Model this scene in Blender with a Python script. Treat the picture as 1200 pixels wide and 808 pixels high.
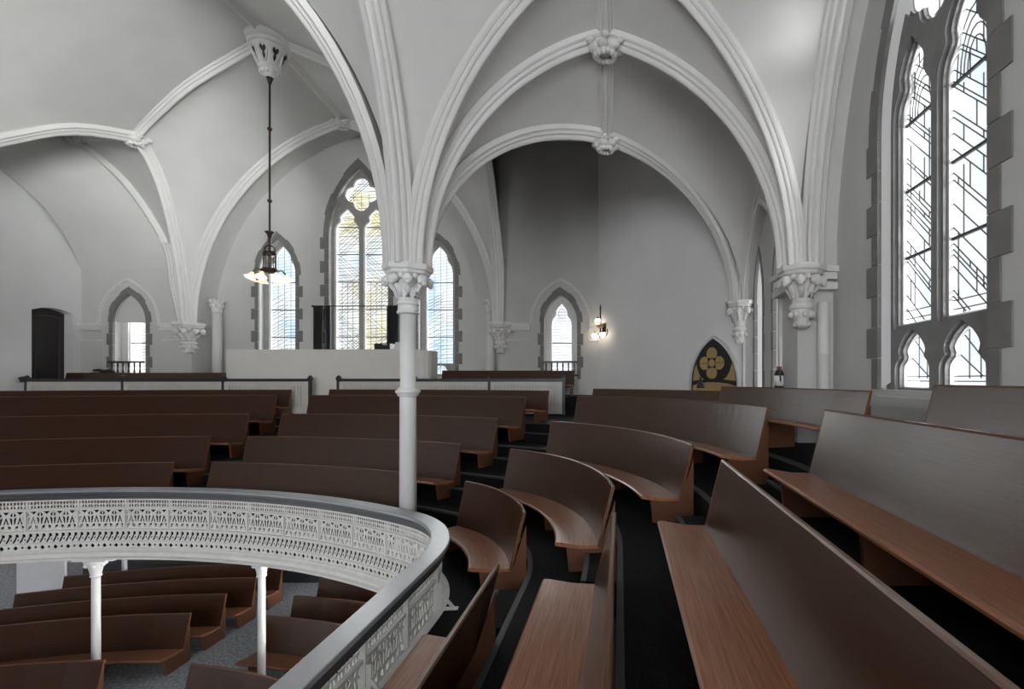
import bpy, bmesh, math, random
from mathutils import Vector
from mathutils.geometry import tessellate_polygon

for o in list(bpy.data.objects):
    bpy.data.objects.remove(o, do_unlink=True)
scene = bpy.context.scene
COL = scene.collection
random.seed(7)

# ------------------------------------------------------------------ camera, world, exposure
F, VX, VY = 567.0, 727.0, 445.0          # focal length and vanishing point in 1200x808 pixels
E = 5.3                                  # eye height above the ground floor
cam = bpy.data.cameras.new('camera')
cam.sensor_width = 36.0
cam.lens = F / 1200.0 * 36.0
cam.shift_x = -(VX - 600.0) / 1200.0
cam.shift_y = (VY - 404.0) / 1200.0
cam.clip_start = 0.05
cam.clip_end = 200
cam_o = bpy.data.objects.new('camera', cam)
cam_o.location = (0, 0, E)
cam_o.rotation_euler = (math.pi / 2, 0, 0)
COL.objects.link(cam_o)
scene.camera = cam_o
w = bpy.data.worlds.new('world')
scene.world = w
w.use_nodes = True
w.node_tree.nodes['Background'].inputs[0].default_value = (0.75, 0.82, 0.9, 1)
w.node_tree.nodes['Background'].inputs[1].default_value = .55
scene.view_settings.view_transform = 'Standard'
scene.view_settings.look = 'None'
scene.view_settings.exposure = 0.0
scene.view_settings.gamma = 1.0
scene.view_settings.use_curve_mapping = False
def sky_lamp(name, direction, strength, spread, col=(1, .985, .95)):
    l = bpy.data.lights.new(name, 'SUN')
    l.energy, l.angle, l.color = strength, math.radians(spread), col
    o = bpy.data.objects.new(name, l)
    o.rotation_euler = Vector(direction).to_track_quat('-Z', 'Y').to_euler()
    o.location = (0, 0, 20)
    COL.objects.link(o)
    return o


sky_lamp('sky_light_right', (-1, .02, -.22), 60.0, 115)       # bright overcast sky and pale ground outside the right windows
sky_lamp('vault_fill_lamp', (-.66, .74, .16), 50.0, 18)             # added lamp tipped upward to brighten the far vault and wall
sky_lamp('sky_light_back', (.12, -1, -.05), 50.0, 80)       # sky outside the back windows
DAY_LANCET = 2.0
DAY_LEFT, GLOW_FRONT, DAY_RIGHT, DAY_BACK, GLOW_RIGHT = .6, 11.5, .60, .60, .75   # glow of each side's glass; front and unseen right placed for the light


# ------------------------------------------------------------------ helpers
def V(x, y, h):
    """point from metres right / ahead of / above the eye"""
    return Vector((x, y, E + h))


def W(px, py, Y):
    """measured point: pixel of the photograph and its distance ahead"""
    return V((px - VX) / F * Y, Y, (VY - py) / F * Y)


def tag(o, label=None, cat=None, group=None, kind=None):
    if label: o['label'] = label
    if cat: o['category'] = cat
    if group: o['group'] = group
    if kind: o['kind'] = kind
    return o


def link(name, me, mat=None, parent=None, smooth=False):
    if mat is not None and len(me.materials) == 0:
        me.materials.append(mat)
    if smooth:
        for p in me.polygons:
            p.use_smooth = True
    o = bpy.data.objects.new(name, me)
    COL.objects.link(o)
    if parent is not None:
        o.parent = parent
        o.matrix_parent_inverse = Matrix_inv(parent)
    return o


def Matrix_inv(parent):
    from mathutils import Matrix
    return Matrix.Translation(parent.location).inverted()


def empty(name, loc):
    o = bpy.data.objects.new(name, None)
    o.location = loc
    o.empty_display_size = 0.1
    COL.objects.link(o)
    return o


class MB:
    """collects verts / faces (with optional uv) into one mesh"""
    def __init__(self):
        self.v, self.f, self.uv = [], [], []

    def add(self, verts, faces, uvs=None):
        b = len(self.v)
        self.v += [tuple(p) for p in verts]
        self.f += [tuple(i + b for i in f) for f in faces]
        self.uv += list(uvs) if uvs else [(p[0] + p[1], p[2]) for p in verts]

    def box(self, c, s, ax=None):
        """c centre, s full sizes, ax optional local x direction in plan"""
        c = Vector(c)
        ux = Vector((1, 0, 0)) if ax is None else Vector((ax[0], ax[1], 0)).normalized()
        uy = Vector((-ux.y, ux.x, 0))
        uz = Vector((0, 0, 1))
        vs = []
        for k in (-.5, .5):
            for a, b in ((-.5, -.5), (.5, -.5), (.5, .5), (-.5, .5)):
                vs.append(c + ux * (a * s[0]) + uy * (b * s[1]) + uz * (k * s[2]))
        self.add(vs, [(3, 2, 1, 0), (4, 5, 6, 7), (0, 1, 5, 4), (1, 2, 6, 5), (2, 3, 7, 6), (3, 0, 4, 7)])

    def bar(self, a, b, wd, th, n):
        """flat bar from a to b, width wd, thickness th along n"""
        a, b, n = Vector(a), Vector(b), Vector(n).normalized()
        t = (b - a)
        if t.length < 1e-6: return
        t.normalize()
        s = t.cross(n).normalized() * (wd / 2)
        m = n * (th / 2)
        vs = [a - s - m, a + s - m, a + s + m, a - s + m, b - s - m, b + s - m, b + s + m, b - s + m]
        self.add(vs, [(3, 2, 1, 0), (4, 5, 6, 7), (0, 1, 5, 4), (1, 2, 6, 5), (2, 3, 7, 6), (3, 0, 4, 7)])

    def lathe(self, c, prof, n=20, a0=0.0):
        """prof: list of (r, z) bottom to top, about a vertical axis through c"""
        c = Vector(c)
        vs, fs = [], []
        for r, z in prof:
            for i in range(n):
                a = a0 + 2 * math.pi * i / n
                vs.append(c + Vector((r * math.cos(a), r * math.sin(a), z)))
        for k in range(len(prof) - 1):
            for i in range(n):
                j = (i + 1) % n
                fs.append((k * n + i, k * n + j, (k + 1) * n + j, (k + 1) * n + i))
        fs.append(tuple(range(n - 1, -1, -1)))
        fs.append(tuple((len(prof) - 1) * n + i for i in range(n)))
        self.add(vs, fs)

    def tube(self, pts, r, n=8):
        pts = [Vector(p) for p in pts]
        rr = r if isinstance(r, (list, tuple)) else [r] * len(pts)
        vs, fs = [], []
        up = Vector((0, 0, 1))
        for i, p in enumerate(pts):
            t = (pts[min(i + 1, len(pts) - 1)] - pts[max(i - 1, 0)]).normalized()
            ref = up if abs(t.dot(up)) < .95 else Vector((1, 0, 0))
            s = t.cross(ref).normalized()
            u = s.cross(t)
            for k in range(n):
                a = 2 * math.pi * k / n
                vs.append(p + (s * math.cos(a) + u * math.sin(a)) * rr[i])
        for i in range(len(pts) - 1):
            for k in range(n):
                j = (k + 1) % n
                fs.append((i * n + k, i * n + j, (i + 1) * n + j, (i + 1) * n + k))
        fs.append(tuple(range(n - 1, -1, -1)))
        fs.append(tuple((len(pts) - 1) * n + k for k in range(n)))
        self.add(vs, fs)

    def ball(self, c, r, sx=1, sy=1, sz=1, nu=10, nv=7):
        c = Vector(c)
        prof = [(math.sin(math.pi * k / nv), -math.cos(math.pi * k / nv)) for k in range(nv + 1)]
        vs, fs = [], []
        for a, z in prof:
            a = max(a, 0.02)
            for i in range(nu):
                t = 2 * math.pi * i / nu
                vs.append(c + Vector((r * sx * a * math.cos(t), r * sy * a * math.sin(t), r * sz * z)))
        for k in range(nv):
            for i in range(nu):
                j = (i + 1) % nu
                fs.append((k * nu + i, k * nu + j, (k + 1) * nu + j, (k + 1) * nu + i))
        fs.append(tuple(range(nu - 1, -1, -1)))
        fs.append(tuple(nv * nu + i for i in range(nu)))
        self.add(vs, fs)

    def plate(self, outer, holes, t0, t1, mp, outer_sides=True):
        """2-D plate with holes between depths t0..t1; mp maps (x, z, n) to the world"""
        loops = [outer] + list(holes)
        polys = [[Vector((p[0], p[1], 0)) for p in l] for l in loops]
        tris = tessellate_polygon(polys)
        flat = [p for l in loops for p in l]
        n = len(flat)
        vs = [mp(p[0], p[1], t1) for p in flat] + [mp(p[0], p[1], t0) for p in flat]
        fs = [tuple(t) for t in tris] + [tuple(i + n for i in reversed(t)) for t in tris]
        b = 0
        for li, l in enumerate(loops):
            m = len(l)
            if li > 0 or outer_sides:
                for i in range(m):
                    j = (i + 1) % m
                    fs.append((b + i, b + j, n + b + j, n + b + i))
            b += m
        self.add(vs, fs, [(p[0], p[1]) for p in flat] * 2)

    def grid(self, rows, close=False):
        """rows of equal length point lists -> quads, uv from length"""
        m = len(rows[0])
        b_v, uvs = [], []
        us = [0.0]
        for i in range(1, len(rows)):
            us.append(us[-1] + (Vector(rows[i][0]) - Vector(rows[i - 1][0])).length)
        vs_ = [0.0]
        for i in range(1, m):
            vs_.append(vs_[-1] + (Vector(rows[0][i]) - Vector(rows[0][i - 1])).length)
        for i, r in enumerate(rows):
            b_v += r
            uvs += [(us[i], q) for q in vs_]
        fs = []
        for i in range(len(rows) - 1):
            for k in range(m if close else m - 1):
                j = (k + 1) % m
                fs.append((i * m + k, i * m + j, (i + 1) * m + j, (i + 1) * m + k))
        self.add(b_v, fs, uvs)

    def sweep(self, rows, caps=True):
        """closed profile loops -> solid"""
        b = len(self.v)
        m = len(rows[0])
        self.grid(rows, True)
        if caps:
            self.f.append(tuple(b + i for i in range(m)))
            e = b + (len(rows) - 1) * m
            self.f.append(tuple(e + i for i in range(m - 1, -1, -1)))

    def build(self, name, mat=None, parent=None, smooth=False, fix=True, angle=None):
        me = bpy.data.meshes.new(name)
        me.from_pydata(self.v, [], self.f)
        uvl = me.uv_layers.new(name='uv')
        for lp in me.loops:
            uvl.data[lp.index].uv = self.uv[lp.vertex_index]
        if fix:
            bm = bmesh.new()
            bm.from_mesh(me)
            bmesh.ops.recalc_face_normals(bm, faces=bm.faces)
            bm.to_mesh(me)
            bm.free()
        o = link(name, me, mat, parent, smooth or angle is not None)
        if angle is not None:
            me.set_sharp_from_angle(angle=math.radians(angle))
        return o


def catmull(pts, n=8):
    pts = [Vector(p) for p in pts]
    P = [pts[0] * 2 - pts[1]] + pts + [pts[-1] * 2 - pts[-2]]
    out = []
    for i in range(1, len(P) - 2):
        for k in range(n):
            t = k / n
            a, b, c, d = P[i - 1], P[i], P[i + 1], P[i + 2]
            out.append(0.5 * ((2 * b) + (c - a) * t + (2 * a - 5 * b + 4 * c - d) * t * t + (3 * b - a - 3 * c + d) * t ** 3))
    out.append(pts[-1])
    return out


def resample(pts, n):
    d = [0.0]
    for i in range(1, len(pts)):
        d.append(d[-1] + (pts[i] - pts[i - 1]).length)
    out = []
    j = 0
    for k in range(n + 1):
        t = d[-1] * k / n
        while j < len(d) - 2 and d[j + 1] < t: j += 1
        f = 0 if d[j + 1] == d[j] else (t - d[j]) / (d[j + 1] - d[j])
        out.append(pts[j].lerp(pts[j + 1], max(0, min(1, f))))
    return out


# ------------------------------------------------------------------ materials
def new_mat(name):
    m = bpy.data.materials.new(name)
    m.use_nodes = True
    return m, m.node_tree, m.node_tree.nodes['Principled BSDF']


def nd(nt, t, **kw):
    n = nt.nodes.new(t)
    for k, v in kw.items(): setattr(n, k, v)
    return n


def paint(name, col, rough=.6, var=.06, scale=3.0, bump=.03, bscale=60, metallic=0.0, spec=.5):
    m, nt, b = new_mat(name)
    tc = nd(nt, 'ShaderNodeTexCoord')
    n1 = nd(nt, 'ShaderNodeTexNoise'); n1.inputs['Scale'].default_value = scale; n1.inputs['Detail'].default_value = 5
    nt.links.new(tc.outputs['Object'], n1.inputs['Vector'])
    r = nd(nt, 'ShaderNodeValToRGB')
    r.color_ramp.elements[0].position, r.color_ramp.elements[1].position = .3, .7
    r.color_ramp.elements[0].color = (*[c * (1 - var) for c in col], 1)
    r.color_ramp.elements[1].color = (*[min(1, c * (1 + var)) for c in col], 1)
    nt.links.new(n1.outputs['Fac'], r.inputs[0])
    nt.links.new(r.outputs[0], b.inputs['Base Color'])
    b.inputs['Roughness'].default_value = rough
    b.inputs['Metallic'].default_value = metallic
    b.inputs['Specular IOR Level'].default_value = spec
    if bump:
        n2 = nd(nt, 'ShaderNodeTexNoise'); n2.inputs['Scale'].default_value = bscale; n2.inputs['Detail'].default_value = 3
        nt.links.new(tc.outputs['Object'], n2.inputs['Vector'])
        bp = nd(nt, 'ShaderNodeBump'); bp.inputs['Strength'].default_value = bump; bp.inputs['Distance'].default_value = .02
        nt.links.new(n2.outputs['Fac'], bp.inputs['Height'])
        nt.links.new(bp.outputs[0], b.inputs['Normal'])
    return m


def wood(name, dark, light, rough=.3, coat=.25):
    m, nt, b = new_mat(name)
    uv = nd(nt, 'ShaderNodeUVMap')
    mp = nd(nt, 'ShaderNodeMapping'); mp.inputs['Scale'].default_value = (.9, 26, 1)
    nt.links.new(uv.outputs[0], mp.inputs['Vector'])
    n1 = nd(nt, 'ShaderNodeTexNoise'); n1.inputs['Scale'].default_value = 2.2; n1.inputs['Detail'].default_value = 8
    n1.inputs['Roughness'].default_value = .62
    nt.links.new(mp.outputs[0], n1.inputs['Vector'])
    r = nd(nt, 'ShaderNodeValToRGB')
    r.color_ramp.elements[0].position, r.color_ramp.elements[1].position = .32, .72
    r.color_ramp.elements[0].color = (*dark, 1)
    r.color_ramp.elements[1].color = (*light, 1)
    nt.links.new(n1.outputs['Fac'], r.inputs[0])
    mp2 = nd(nt, 'ShaderNodeMapping'); mp2.inputs['Scale'].default_value = (5, 160, 1)
    nt.links.new(uv.outputs[0], mp2.inputs['Vector'])
    n2 = nd(nt, 'ShaderNodeTexNoise'); n2.inputs['Scale'].default_value = 2.0; n2.inputs['Detail'].default_value = 4
    nt.links.new(mp2.outputs[0], n2.inputs['Vector'])
    nt.links.new(r.outputs[0], b.inputs['Base Color'])
    bp = nd(nt, 'ShaderNodeBump'); bp.inputs['Strength'].default_value = .22; bp.inputs['Distance'].default_value = .004
    nt.links.new(n2.outputs['Fac'], bp.inputs['Height'])
    nt.links.new(bp.outputs[0], b.inputs['Normal'])
    b.inputs['Roughness'].default_value = rough
    b.inputs['Coat Weight'].default_value = coat
    b.inputs['Coat Roughness'].default_value = .25
    return m


def carpet(name, a, bcol, scale=90):
    m, nt, b = new_mat(name)
    tc = nd(nt, 'ShaderNodeTexCoord')
    mp = nd(nt, 'ShaderNodeMapping'); mp.inputs['Scale'].default_value = (1, .35, 1)
    nt.links.new(tc.outputs['Object'], mp.inputs['Vector'])
    n1 = nd(nt, 'ShaderNodeTexNoise'); n1.inputs['Scale'].default_value = scale; n1.inputs['Detail'].default_value = 6
    nt.links.new(mp.outputs[0], n1.inputs['Vector'])
    r = nd(nt, 'ShaderNodeValToRGB')
    r.color_ramp.elements[0].position, r.color_ramp.elements[1].position = .38, .66
    r.color_ramp.elements[0].color = (*a, 1); r.color_ramp.elements[1].color = (*bcol, 1)
    nt.links.new(n1.outputs['Fac'], r.inputs[0])
    nt.links.new(r.outputs[0], b.inputs['Base Color'])
    b.inputs['Roughness'].default_value = .75
    b.inputs['Specular IOR Level'].default_value = .15
    bp = nd(nt, 'ShaderNodeBump'); bp.inputs['Strength'].default_value = .5; bp.inputs['Distance'].default_value = .006
    nt.links.new(n1.outputs['Fac'], bp.inputs['Height'])
    nt.links.new(bp.outputs[0], b.inputs['Normal'])
    return m


def glass(name, cols, strength, scale=1.2, lines=0.0, clear=0.0):
    """daylit leaded glass"""
    m, nt, b = new_mat(name)
    tc = nd(nt, 'ShaderNodeTexCoord')
    n1 = nd(nt, 'ShaderNodeTexNoise'); n1.inputs['Scale'].default_value = scale; n1.inputs['Detail'].default_value = 2
    nt.links.new(tc.outputs['Object'], n1.inputs['Vector'])
    r = nd(nt, 'ShaderNodeValToRGB')
    while len(r.color_ramp.elements) < len(cols): r.color_ramp.elements.new(.5)
    for i, c in enumerate(cols):
        r.color_ramp.elements[i].position = .3 + .4 * i / max(1, len(cols) - 1)
        r.color_ramp.elements[i].color = (*c, 1)
    nt.links.new(n1.outputs['Fac'], r.inputs[0])
    out = r.outputs[0]
    if lines:
        mpn = nd(nt, 'ShaderNodeMapping'); mpn.inputs['Rotation'].default_value = (0, .12, 0)
        nt.links.new(tc.outputs['Object'], mpn.inputs['Vector'])
        wv = nd(nt, 'ShaderNodeTexWave'); wv.bands_direction = 'Z'; wv.inputs['Scale'].default_value = 3.2
        wv.inputs['Distortion'].default_value = 1.2; wv.inputs['Detail'].default_value = 3
        nt.links.new(mpn.outputs[0], wv.inputs['Vector'])
        r2 = nd(nt, 'ShaderNodeValToRGB')
        r2.color_ramp.elements[0].color = (1 - lines, 1 - lines, 1 - lines, 1)
        r2.color_ramp.elements[1].color = (1, 1, 1, 1); r2.color_ramp.elements[1].position = .45
        nt.links.new(wv.outputs['Fac'], r2.inputs[0])
        mx = nd(nt, 'ShaderNodeMixRGB'); mx.blend_type = 'MULTIPLY'; mx.inputs[0].default_value = 1
        nt.links.new(out, mx.inputs[1]); nt.links.new(r2.outputs[0], mx.inputs[2])
        out = mx.outputs[0]
    nt.links.new(out, b.inputs['Emission Color'])
    b.inputs['Emission Strength'].default_value = strength
    b.inputs['Base Color'].default_value = (.25, .27, .28, 1)
    b.inputs['Roughness'].default_value = .15
    if clear:                               # part of the daylight passes straight through
        tr = nd(nt, 'ShaderNodeBsdfTransparent'); tr.inputs[0].default_value = (.97, .99, 1, 1)
        mx = nd(nt, 'ShaderNodeMixShader'); mx.inputs[0].default_value = clear
        nt.links.new(b.outputs[0], mx.inputs[1]); nt.links.new(tr.outputs[0], mx.inputs[2])
        nt.links.new(mx.outputs[0], nt.nodes['Material Output'].inputs['Surface'])
    return m


M = {}
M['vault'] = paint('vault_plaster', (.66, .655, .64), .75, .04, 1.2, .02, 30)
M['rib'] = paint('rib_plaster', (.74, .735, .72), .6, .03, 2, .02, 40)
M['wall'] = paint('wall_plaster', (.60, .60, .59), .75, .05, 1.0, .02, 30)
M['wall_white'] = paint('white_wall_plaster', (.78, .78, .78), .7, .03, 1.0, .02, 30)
M['stone'] = paint('painted_quoin', (.20, .195, .19), .7, .12, 5, .05, 30)
M['tracery'] = paint('painted_tracery', (.36, .35, .34), .6, .08, 6, .04, 40)
M['sash'] = paint('white_sash', (.72, .72, .71), .5, .03, 5, .01)
M['dark_tracery'] = paint('grey_tracery', (.21, .205, .205), .6, .1, 6, .04, 40)
M['lead'] = paint('lead_came', (.06, .06, .065), .5, .1, 20, 0)
M['iron_white'] = paint('white_painted_iron', (.82, .82, .795), .42, .05, 8, .03, 80)
M['iron_grey'] = paint('grey_cap_paint', (.30, .315, .34), .30, .05, 12, .03, 120)
M['iron_shaded'] = paint('shaded_moulding_grey', (.085, .087, .095), .35, .05, 12, .03, 120)  # shade on the sides of the cap put into the colour
M['column'] = paint('column_paint', (.86, .865, .86), .4, .04, 4, .02, 60)
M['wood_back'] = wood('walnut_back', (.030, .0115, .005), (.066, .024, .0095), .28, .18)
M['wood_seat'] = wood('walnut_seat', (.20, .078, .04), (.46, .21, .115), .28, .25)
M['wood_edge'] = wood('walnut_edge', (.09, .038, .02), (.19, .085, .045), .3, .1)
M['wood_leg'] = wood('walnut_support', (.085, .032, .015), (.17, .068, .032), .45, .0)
M['carpet'] = carpet('charcoal_carpet', (.002, .002, .0023), (.011, .0115, .0135))
M['carpet_low'] = carpet('blue_grey_carpet', (.20, .215, .24), (.50, .53, .57), 40)
M['nosing'] = paint('step_nosing', (.035, .037, .042), .5, .1, 30, .05)
M['black'] = paint('black_metal', (.012, .012, .013), .4, .1, 20, .01)
M['door'] = paint('black_door', (.018, .016, .018), .4, .15, 10, .02)
M['gold_line'] = paint('worn_gold_line', (.12, .065, .035), .5, .2, 20, .0)
M['brass'] = paint('brass_plate', (.45, .32, .18), .35, .15, 20, .02, metallic=.7)
M['bronze'] = paint('dark_bronze', (.045, .033, .026), .4, .2, 20, .03, metallic=.6)
M['rail_dark'] = paint('dark_handrail', (.03, .031, .034), .4, .1, 20, .02)
M['bead'] = paint('cream_beadboard', (.62, .61, .58), .5, .04, 6, .01)
M['booth'] = paint('booth_white', (.76, .75, .72), .6, .02, 2, .01)
M['curtain'] = paint('charcoal_curtain', (.025, .025, .03), .8, .15, 14, .1, 90)
M['gold'] = paint('gold_panel', (.42, .30, .12), .45, .08, 10, .02)
M['white_thing'] = paint('white_card', (.75, .75, .77), .5, .03, 10, 0)
M['red'] = paint('red_paint', (.45, .03, .03), .4, .1, 10, 0)
M['unseen_dark'] = paint('unseen_wall_dark', (.07, .045, .03), .7, .2, 4, .03, 40)  # dark colour on unseen walls and roof, cuts reflections in the pews
M['soffit'] = paint('soffit_grey', (.42, .42, .41), .7, .05, 3, .02)
M['fabric_black'] = paint('black_cloth', (.012, .012, .013), .9, .2, 20, .2, 60)
M['glass_right'] = glass('daylit_glass', [(.80, .90, .98), (1, 1, 1), (.86, .94, 1.0)], DAY_RIGHT * 1.45, 1.5, clear=.27)
M['glass_back'] = glass('tinted_glass_yellow', [(.55, .68, .80), (.86, .88, .86), (.95, .93, .82), (.95, .85, .42)], DAY_BACK * 2, .9, .5, .5)
M['glass_blue'] = glass('tinted_glass_blue', [(.30, .60, .85), (.72, .85, .95), (.92, .94, .95), (.85, .87, .88)], DAY_BACK * 2, .8, .4, .5)
M['glass_pink'] = glass('tinted_glass_pale', [(.72, .68, .70), (.86, .85, .87), (.95, .96, .97)], DAY_BACK * 2, 2.5, .25, .5)
M['glow_unseen_right'] = glass('unseen_glow_right', [(.95, .97, 1), (1, 1, 1)], GLOW_RIGHT * 2, 1, clear=.5)  # glow of the unseen right window, placed for the added beam
M['glass_lancet'] = glass('daylit_glass_lancets', [(.93, .96, 1), (1, 1, 1)], DAY_LANCET, 1)
M['glow_low'] = glass('added_glow_ground_floor', [(.93, .96, 1), (1, 1, 1)], 9.0, 1)  # glow of unseen panes added to lighten the ground floor
M['glass_left'] = glass('daylit_glass_far_side', [(.93, .96, 1), (1, 1, 1)], DAY_LEFT, 1)
M['glow_front'] = glass('unseen_glow_front', [(.93, .96, 1), (1, 1, 1)], GLOW_FRONT, 1)  # glow of the unseen front windows, placed for the light


def lamp_mat(name, col, s):
    m, nt, b = new_mat(name)
    b.inputs['Base Color'].default_value = (*col, 1)
    b.inputs['Emission Color'].default_value = (*col, 1)
    b.inputs['Emission Strength'].default_value = s
    b.inputs['Roughness'].default_value = .3
    return m


M['bulb'] = lamp_mat('lit_bulb', (1, .86, .68), 7)
M['shade'] = lamp_mat('lit_glass_shade', (1, .80, .64), .75)

# ------------------------------------------------------------------ gallery plan
X0 = -7.95                                # symmetry axis of the church
C1, R1 = (X0, -1.5), 9.5                  # wide back curve of the balustrade
C2, R2 = (-3.85, 4.9), 1.9                # tight corner
PHI = math.asin((C2[0] - C1[0]) / (R1 - R2))
L1, L2 = R1 * PHI, R2 * (math.pi / 2 - PHI)


def path(s, d):
    """plan point at run s along the balustrade (0 on the axis, + to the right), d outwards"""
    sg = 1 if s >= 0 else -1
    a = abs(s)
    if a <= L1:
        f = a / R1
        x, y = C1[0] + (R1 + d) * math.sin(f), C1[1] + (R1 + d) * math.cos(f)
    elif a <= L1 + L2:
        f = PHI + (a - L1) / R2
        x, y = C2[0] + (R2 + d) * math.sin(f), C2[1] + (R2 + d) * math.cos(f)
    else:
        x, y = C2[0] + R2 + d, C2[1] - (a - L1 - L2)
    if sg < 0: x = 2 * X0 - x
    return x, y


def find_s(x, y, d, lo=-10, hi=18):
    best, bs = 1e9, 0
    for i in range(2801):
        s = lo + (hi - lo) * i / 2800
        p = path(s, d)
        q = (p[0] - x) ** 2 + (p[1] - y) ** 2
        if q < best: best, bs = q, s
    return bs


def s_range(s0, s1, step=.16):
    """samples dense on curves, always with the joints of the plan"""
    ks = [s0, s1] + [k for k in (L1, L1 + L2, -L1, -L1 - L2) if s0 < k < s1]
    ks = sorted(ks)
    out = []
    for a, b in zip(ks[:-1], ks[1:]):
        straight = min(abs(a), abs(b)) >= L1 + L2 - 1e-6
        st = 1.0 if straight else (step * .55 if min(abs(a), abs(b)) >= L1 - 1e-6 else step * 2)
        n = max(1, int(math.ceil((b - a) / st)))
        out += [a + (b - a) * i / n for i in range(n)]
    return out + [s1]


SL, SR = -10.0, 15.0
TIER = [-2.44, -2.07, -1.68, -1.30, -.93]        # tread levels below the eye
EDGE = [0.0, .98, 1.94, 2.93, 3.93]              # plan offset where each tread starts

# gallery floor
mb = MB()
prof = [(0.06, -2.93), (0.06, TIER[0])]
for k in range(1, 5):
    prof += [(EDGE[k], TIER[k - 1]), (EDGE[k], TIER[k])]
prof += [(7.4, TIER[4]), (7.4, -2.93)]
for a, b in zip(prof[:-1], prof[1:]):
    rows = [[V(*path(s, d), z) for d, z in (a, b)] for s in s_range(SL, SR, .25)]
    mb.grid(rows)
gal = mb.build('floor_gallery', M['carpet'], fix=False)
tag(gal, 'stepped charcoal carpeted gallery floor curving round the opening', kind='structure')
mb = MB()
rows = [[V(*path(s, d), -2.93) for d in (0.06, 7.4)] for s in s_range(SL, SR, .25)]
mb.grid(rows)
mb.build('soffit', M['soffit'], gal)
for k in range(1, 5):
    mb = MB()
    rows = []
    for s in s_range(SL, SR, .25):
        rows.append([V(*path(s, EDGE[k] + a), TIER[k] + b) for a, b in ((-.02, .004), (.035, .004), (.035, -.03), (-.02, -.03))])
    mb.sweep(rows)
    mb.build('step_nosing', M['nosing'], gal)


def aisle_steps(s_of, half):
    """two half-height treads per riser inside an aisle"""
    hw = half
    for k in range(1, 5):
        s = s_of[k - 1]
        p, q = path(s, EDGE[k]), path(s + .01, EDGE[k])
        half = hw / max(.3, math.hypot(p[0] - q[0], p[1] - q[1]) / .01)
        mb = MB()
        z = (TIER[k] + TIER[k - 1]) / 2
        rows = []
        for i in range(7):
            q = s - half + 2 * half * i / 6
            rows.append([V(*path(q, EDGE[k] + a), b) for a, b in ((-.34, TIER[k - 1] + .001), (-.34, z - .02), (-.33, z), (0, z), (0, TIER[k - 1] + .001))])
        mb.sweep(rows)
        st = mb.build('aisle_step', M['carpet'], gal)
        mb = MB()
        rows = [[V(*path(s - half + 2 * half * i / 6, EDGE[k] + a), z + b) for a, b in ((-.36, .006), (-.31, .006), (-.31, -.02), (-.36, -.02))] for i in range(7)]
        mb.sweep(rows)
        mb.build('step_nosing', M['nosing'], st)

# ------------------------------------------------------------------ balustrade
rail = empty('gallery_balustrade', V(*path(0, 0), -2.44))
tag(rail, 'white cast iron balustrade with pierced lattice bands and grey handrail edging the gallery', 'balustrade')
RS0, RS1 = -9.0, 14.4
mb = MB()
cp = [(-.105, -1.838), (-.102, -1.805), (-.095, -1.80), (.095, -1.80), (.102, -1.805), (.105, -1.838)]
mb.sweep([[V(*path(s, d), z) for d, z in cp] for s in s_range(RS0, RS1, .12)])
hr = mb.build('handrail', M['iron_grey'], rail, angle=15)
mb = MB()
cp = [(-.088, -1.838), (.088, -1.838), (.088, -1.862), (.07, -1.87), (.07, -1.895), (.052, -1.91), (.052, -1.96), (-.052, -1.96), (-.052, -1.91), (-.07, -1.895), (-.07, -1.87), (-.088, -1.862)]
mb.sweep([[V(*path(s, d), z) for d, z in cp] for s in s_range(RS0, RS1, .12)])
mb.build('handrail_moulding', M['iron_shaded'], hr, angle=15)


def ring_band(name, prof, mat):
    mb = MB()
    mb.sweep([[V(*path(s, d), z) for d, z in prof] for s in s_range(RS0, RS1, .16)])
    return mb.build(name, mat, rail)


ring_band('upper_moulding', [(-.045, -1.955), (.02, -1.955), (.02, -1.985), (-.05, -1.985)], M['iron_white'])
ring_band('middle_moulding', [(-.055, -2.105), (.02, -2.105), (.02, -2.135), (-.045, -2.14)], M['iron_white'])
ring_band('lower_moulding', [(-.065, -2.455), (.025, -2.455), (.025, -2.49), (-.055, -2.495)], M['iron_white'])
ring_band('fascia_moulding', [(-.05, -2.66), (.0, -2.66), (.0, -2.68), (-.055, -2.68)], M['iron_white'])
ring_band('cornice', [(-.05, -2.775), (.03, -2.775), (.03, -2.93), (-.10, -2.93), (-.15, -2.925), (-.155, -2.895), (-.10, -2.885), (-.085, -2.85),
                      (-.12, -2.845), (-.12, -2.825), (-.075, -2.80)], M['iron_white'])

CELL = .183
U2 = [[(.22, .98), (.78, .98), (.5, .80)],
      [(.04, .96), (.24, .80), (.04, .68)], [(.96, .96), (.96, .68), (.76, .80)],
      [(.5, .74), (.72, .34), (.58, .34), (.5, .54), (.42, .34), (.28, .34)],
      [(.05, .62), (.27, .71), (.15, .33), (.05, .33)], [(.95, .62), (.95, .33), (.85, .33), (.73, .71)],
      [(.10, .04), (.15, .22), (.38, .29), (.36, .10)], [(.90, .04), (.64, .10), (.62, .29), (.85, .22)]]
U1 = [[(.07, .55), (.07, .95), (.43, .95), (.43, .60)], [(.07, .07), (.07, .44), (.28, .44), (.43, .07)],
      [(.57, .60), (.57, .95), (.93, .95), (.93, .55)], [(.57, .07), (.72, .44), (.93, .44), (.93, .07)]]
U3 = [[(.01, .04), (.06, .22), (.30, .44), (.46, .72), (.42, .90), (.64, .98), (.94, .88), (.94, .66), (.70, .62), (.50, .32), (.26, .08)],
      [(.66, .40), (.84, .52), (.98, .38), (.82, .24)]]


def diam(cx, cz, r, q): return [(cx - r, cz), (cx, cz + q), (cx + r, cz), (cx, cz - q)]


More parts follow.
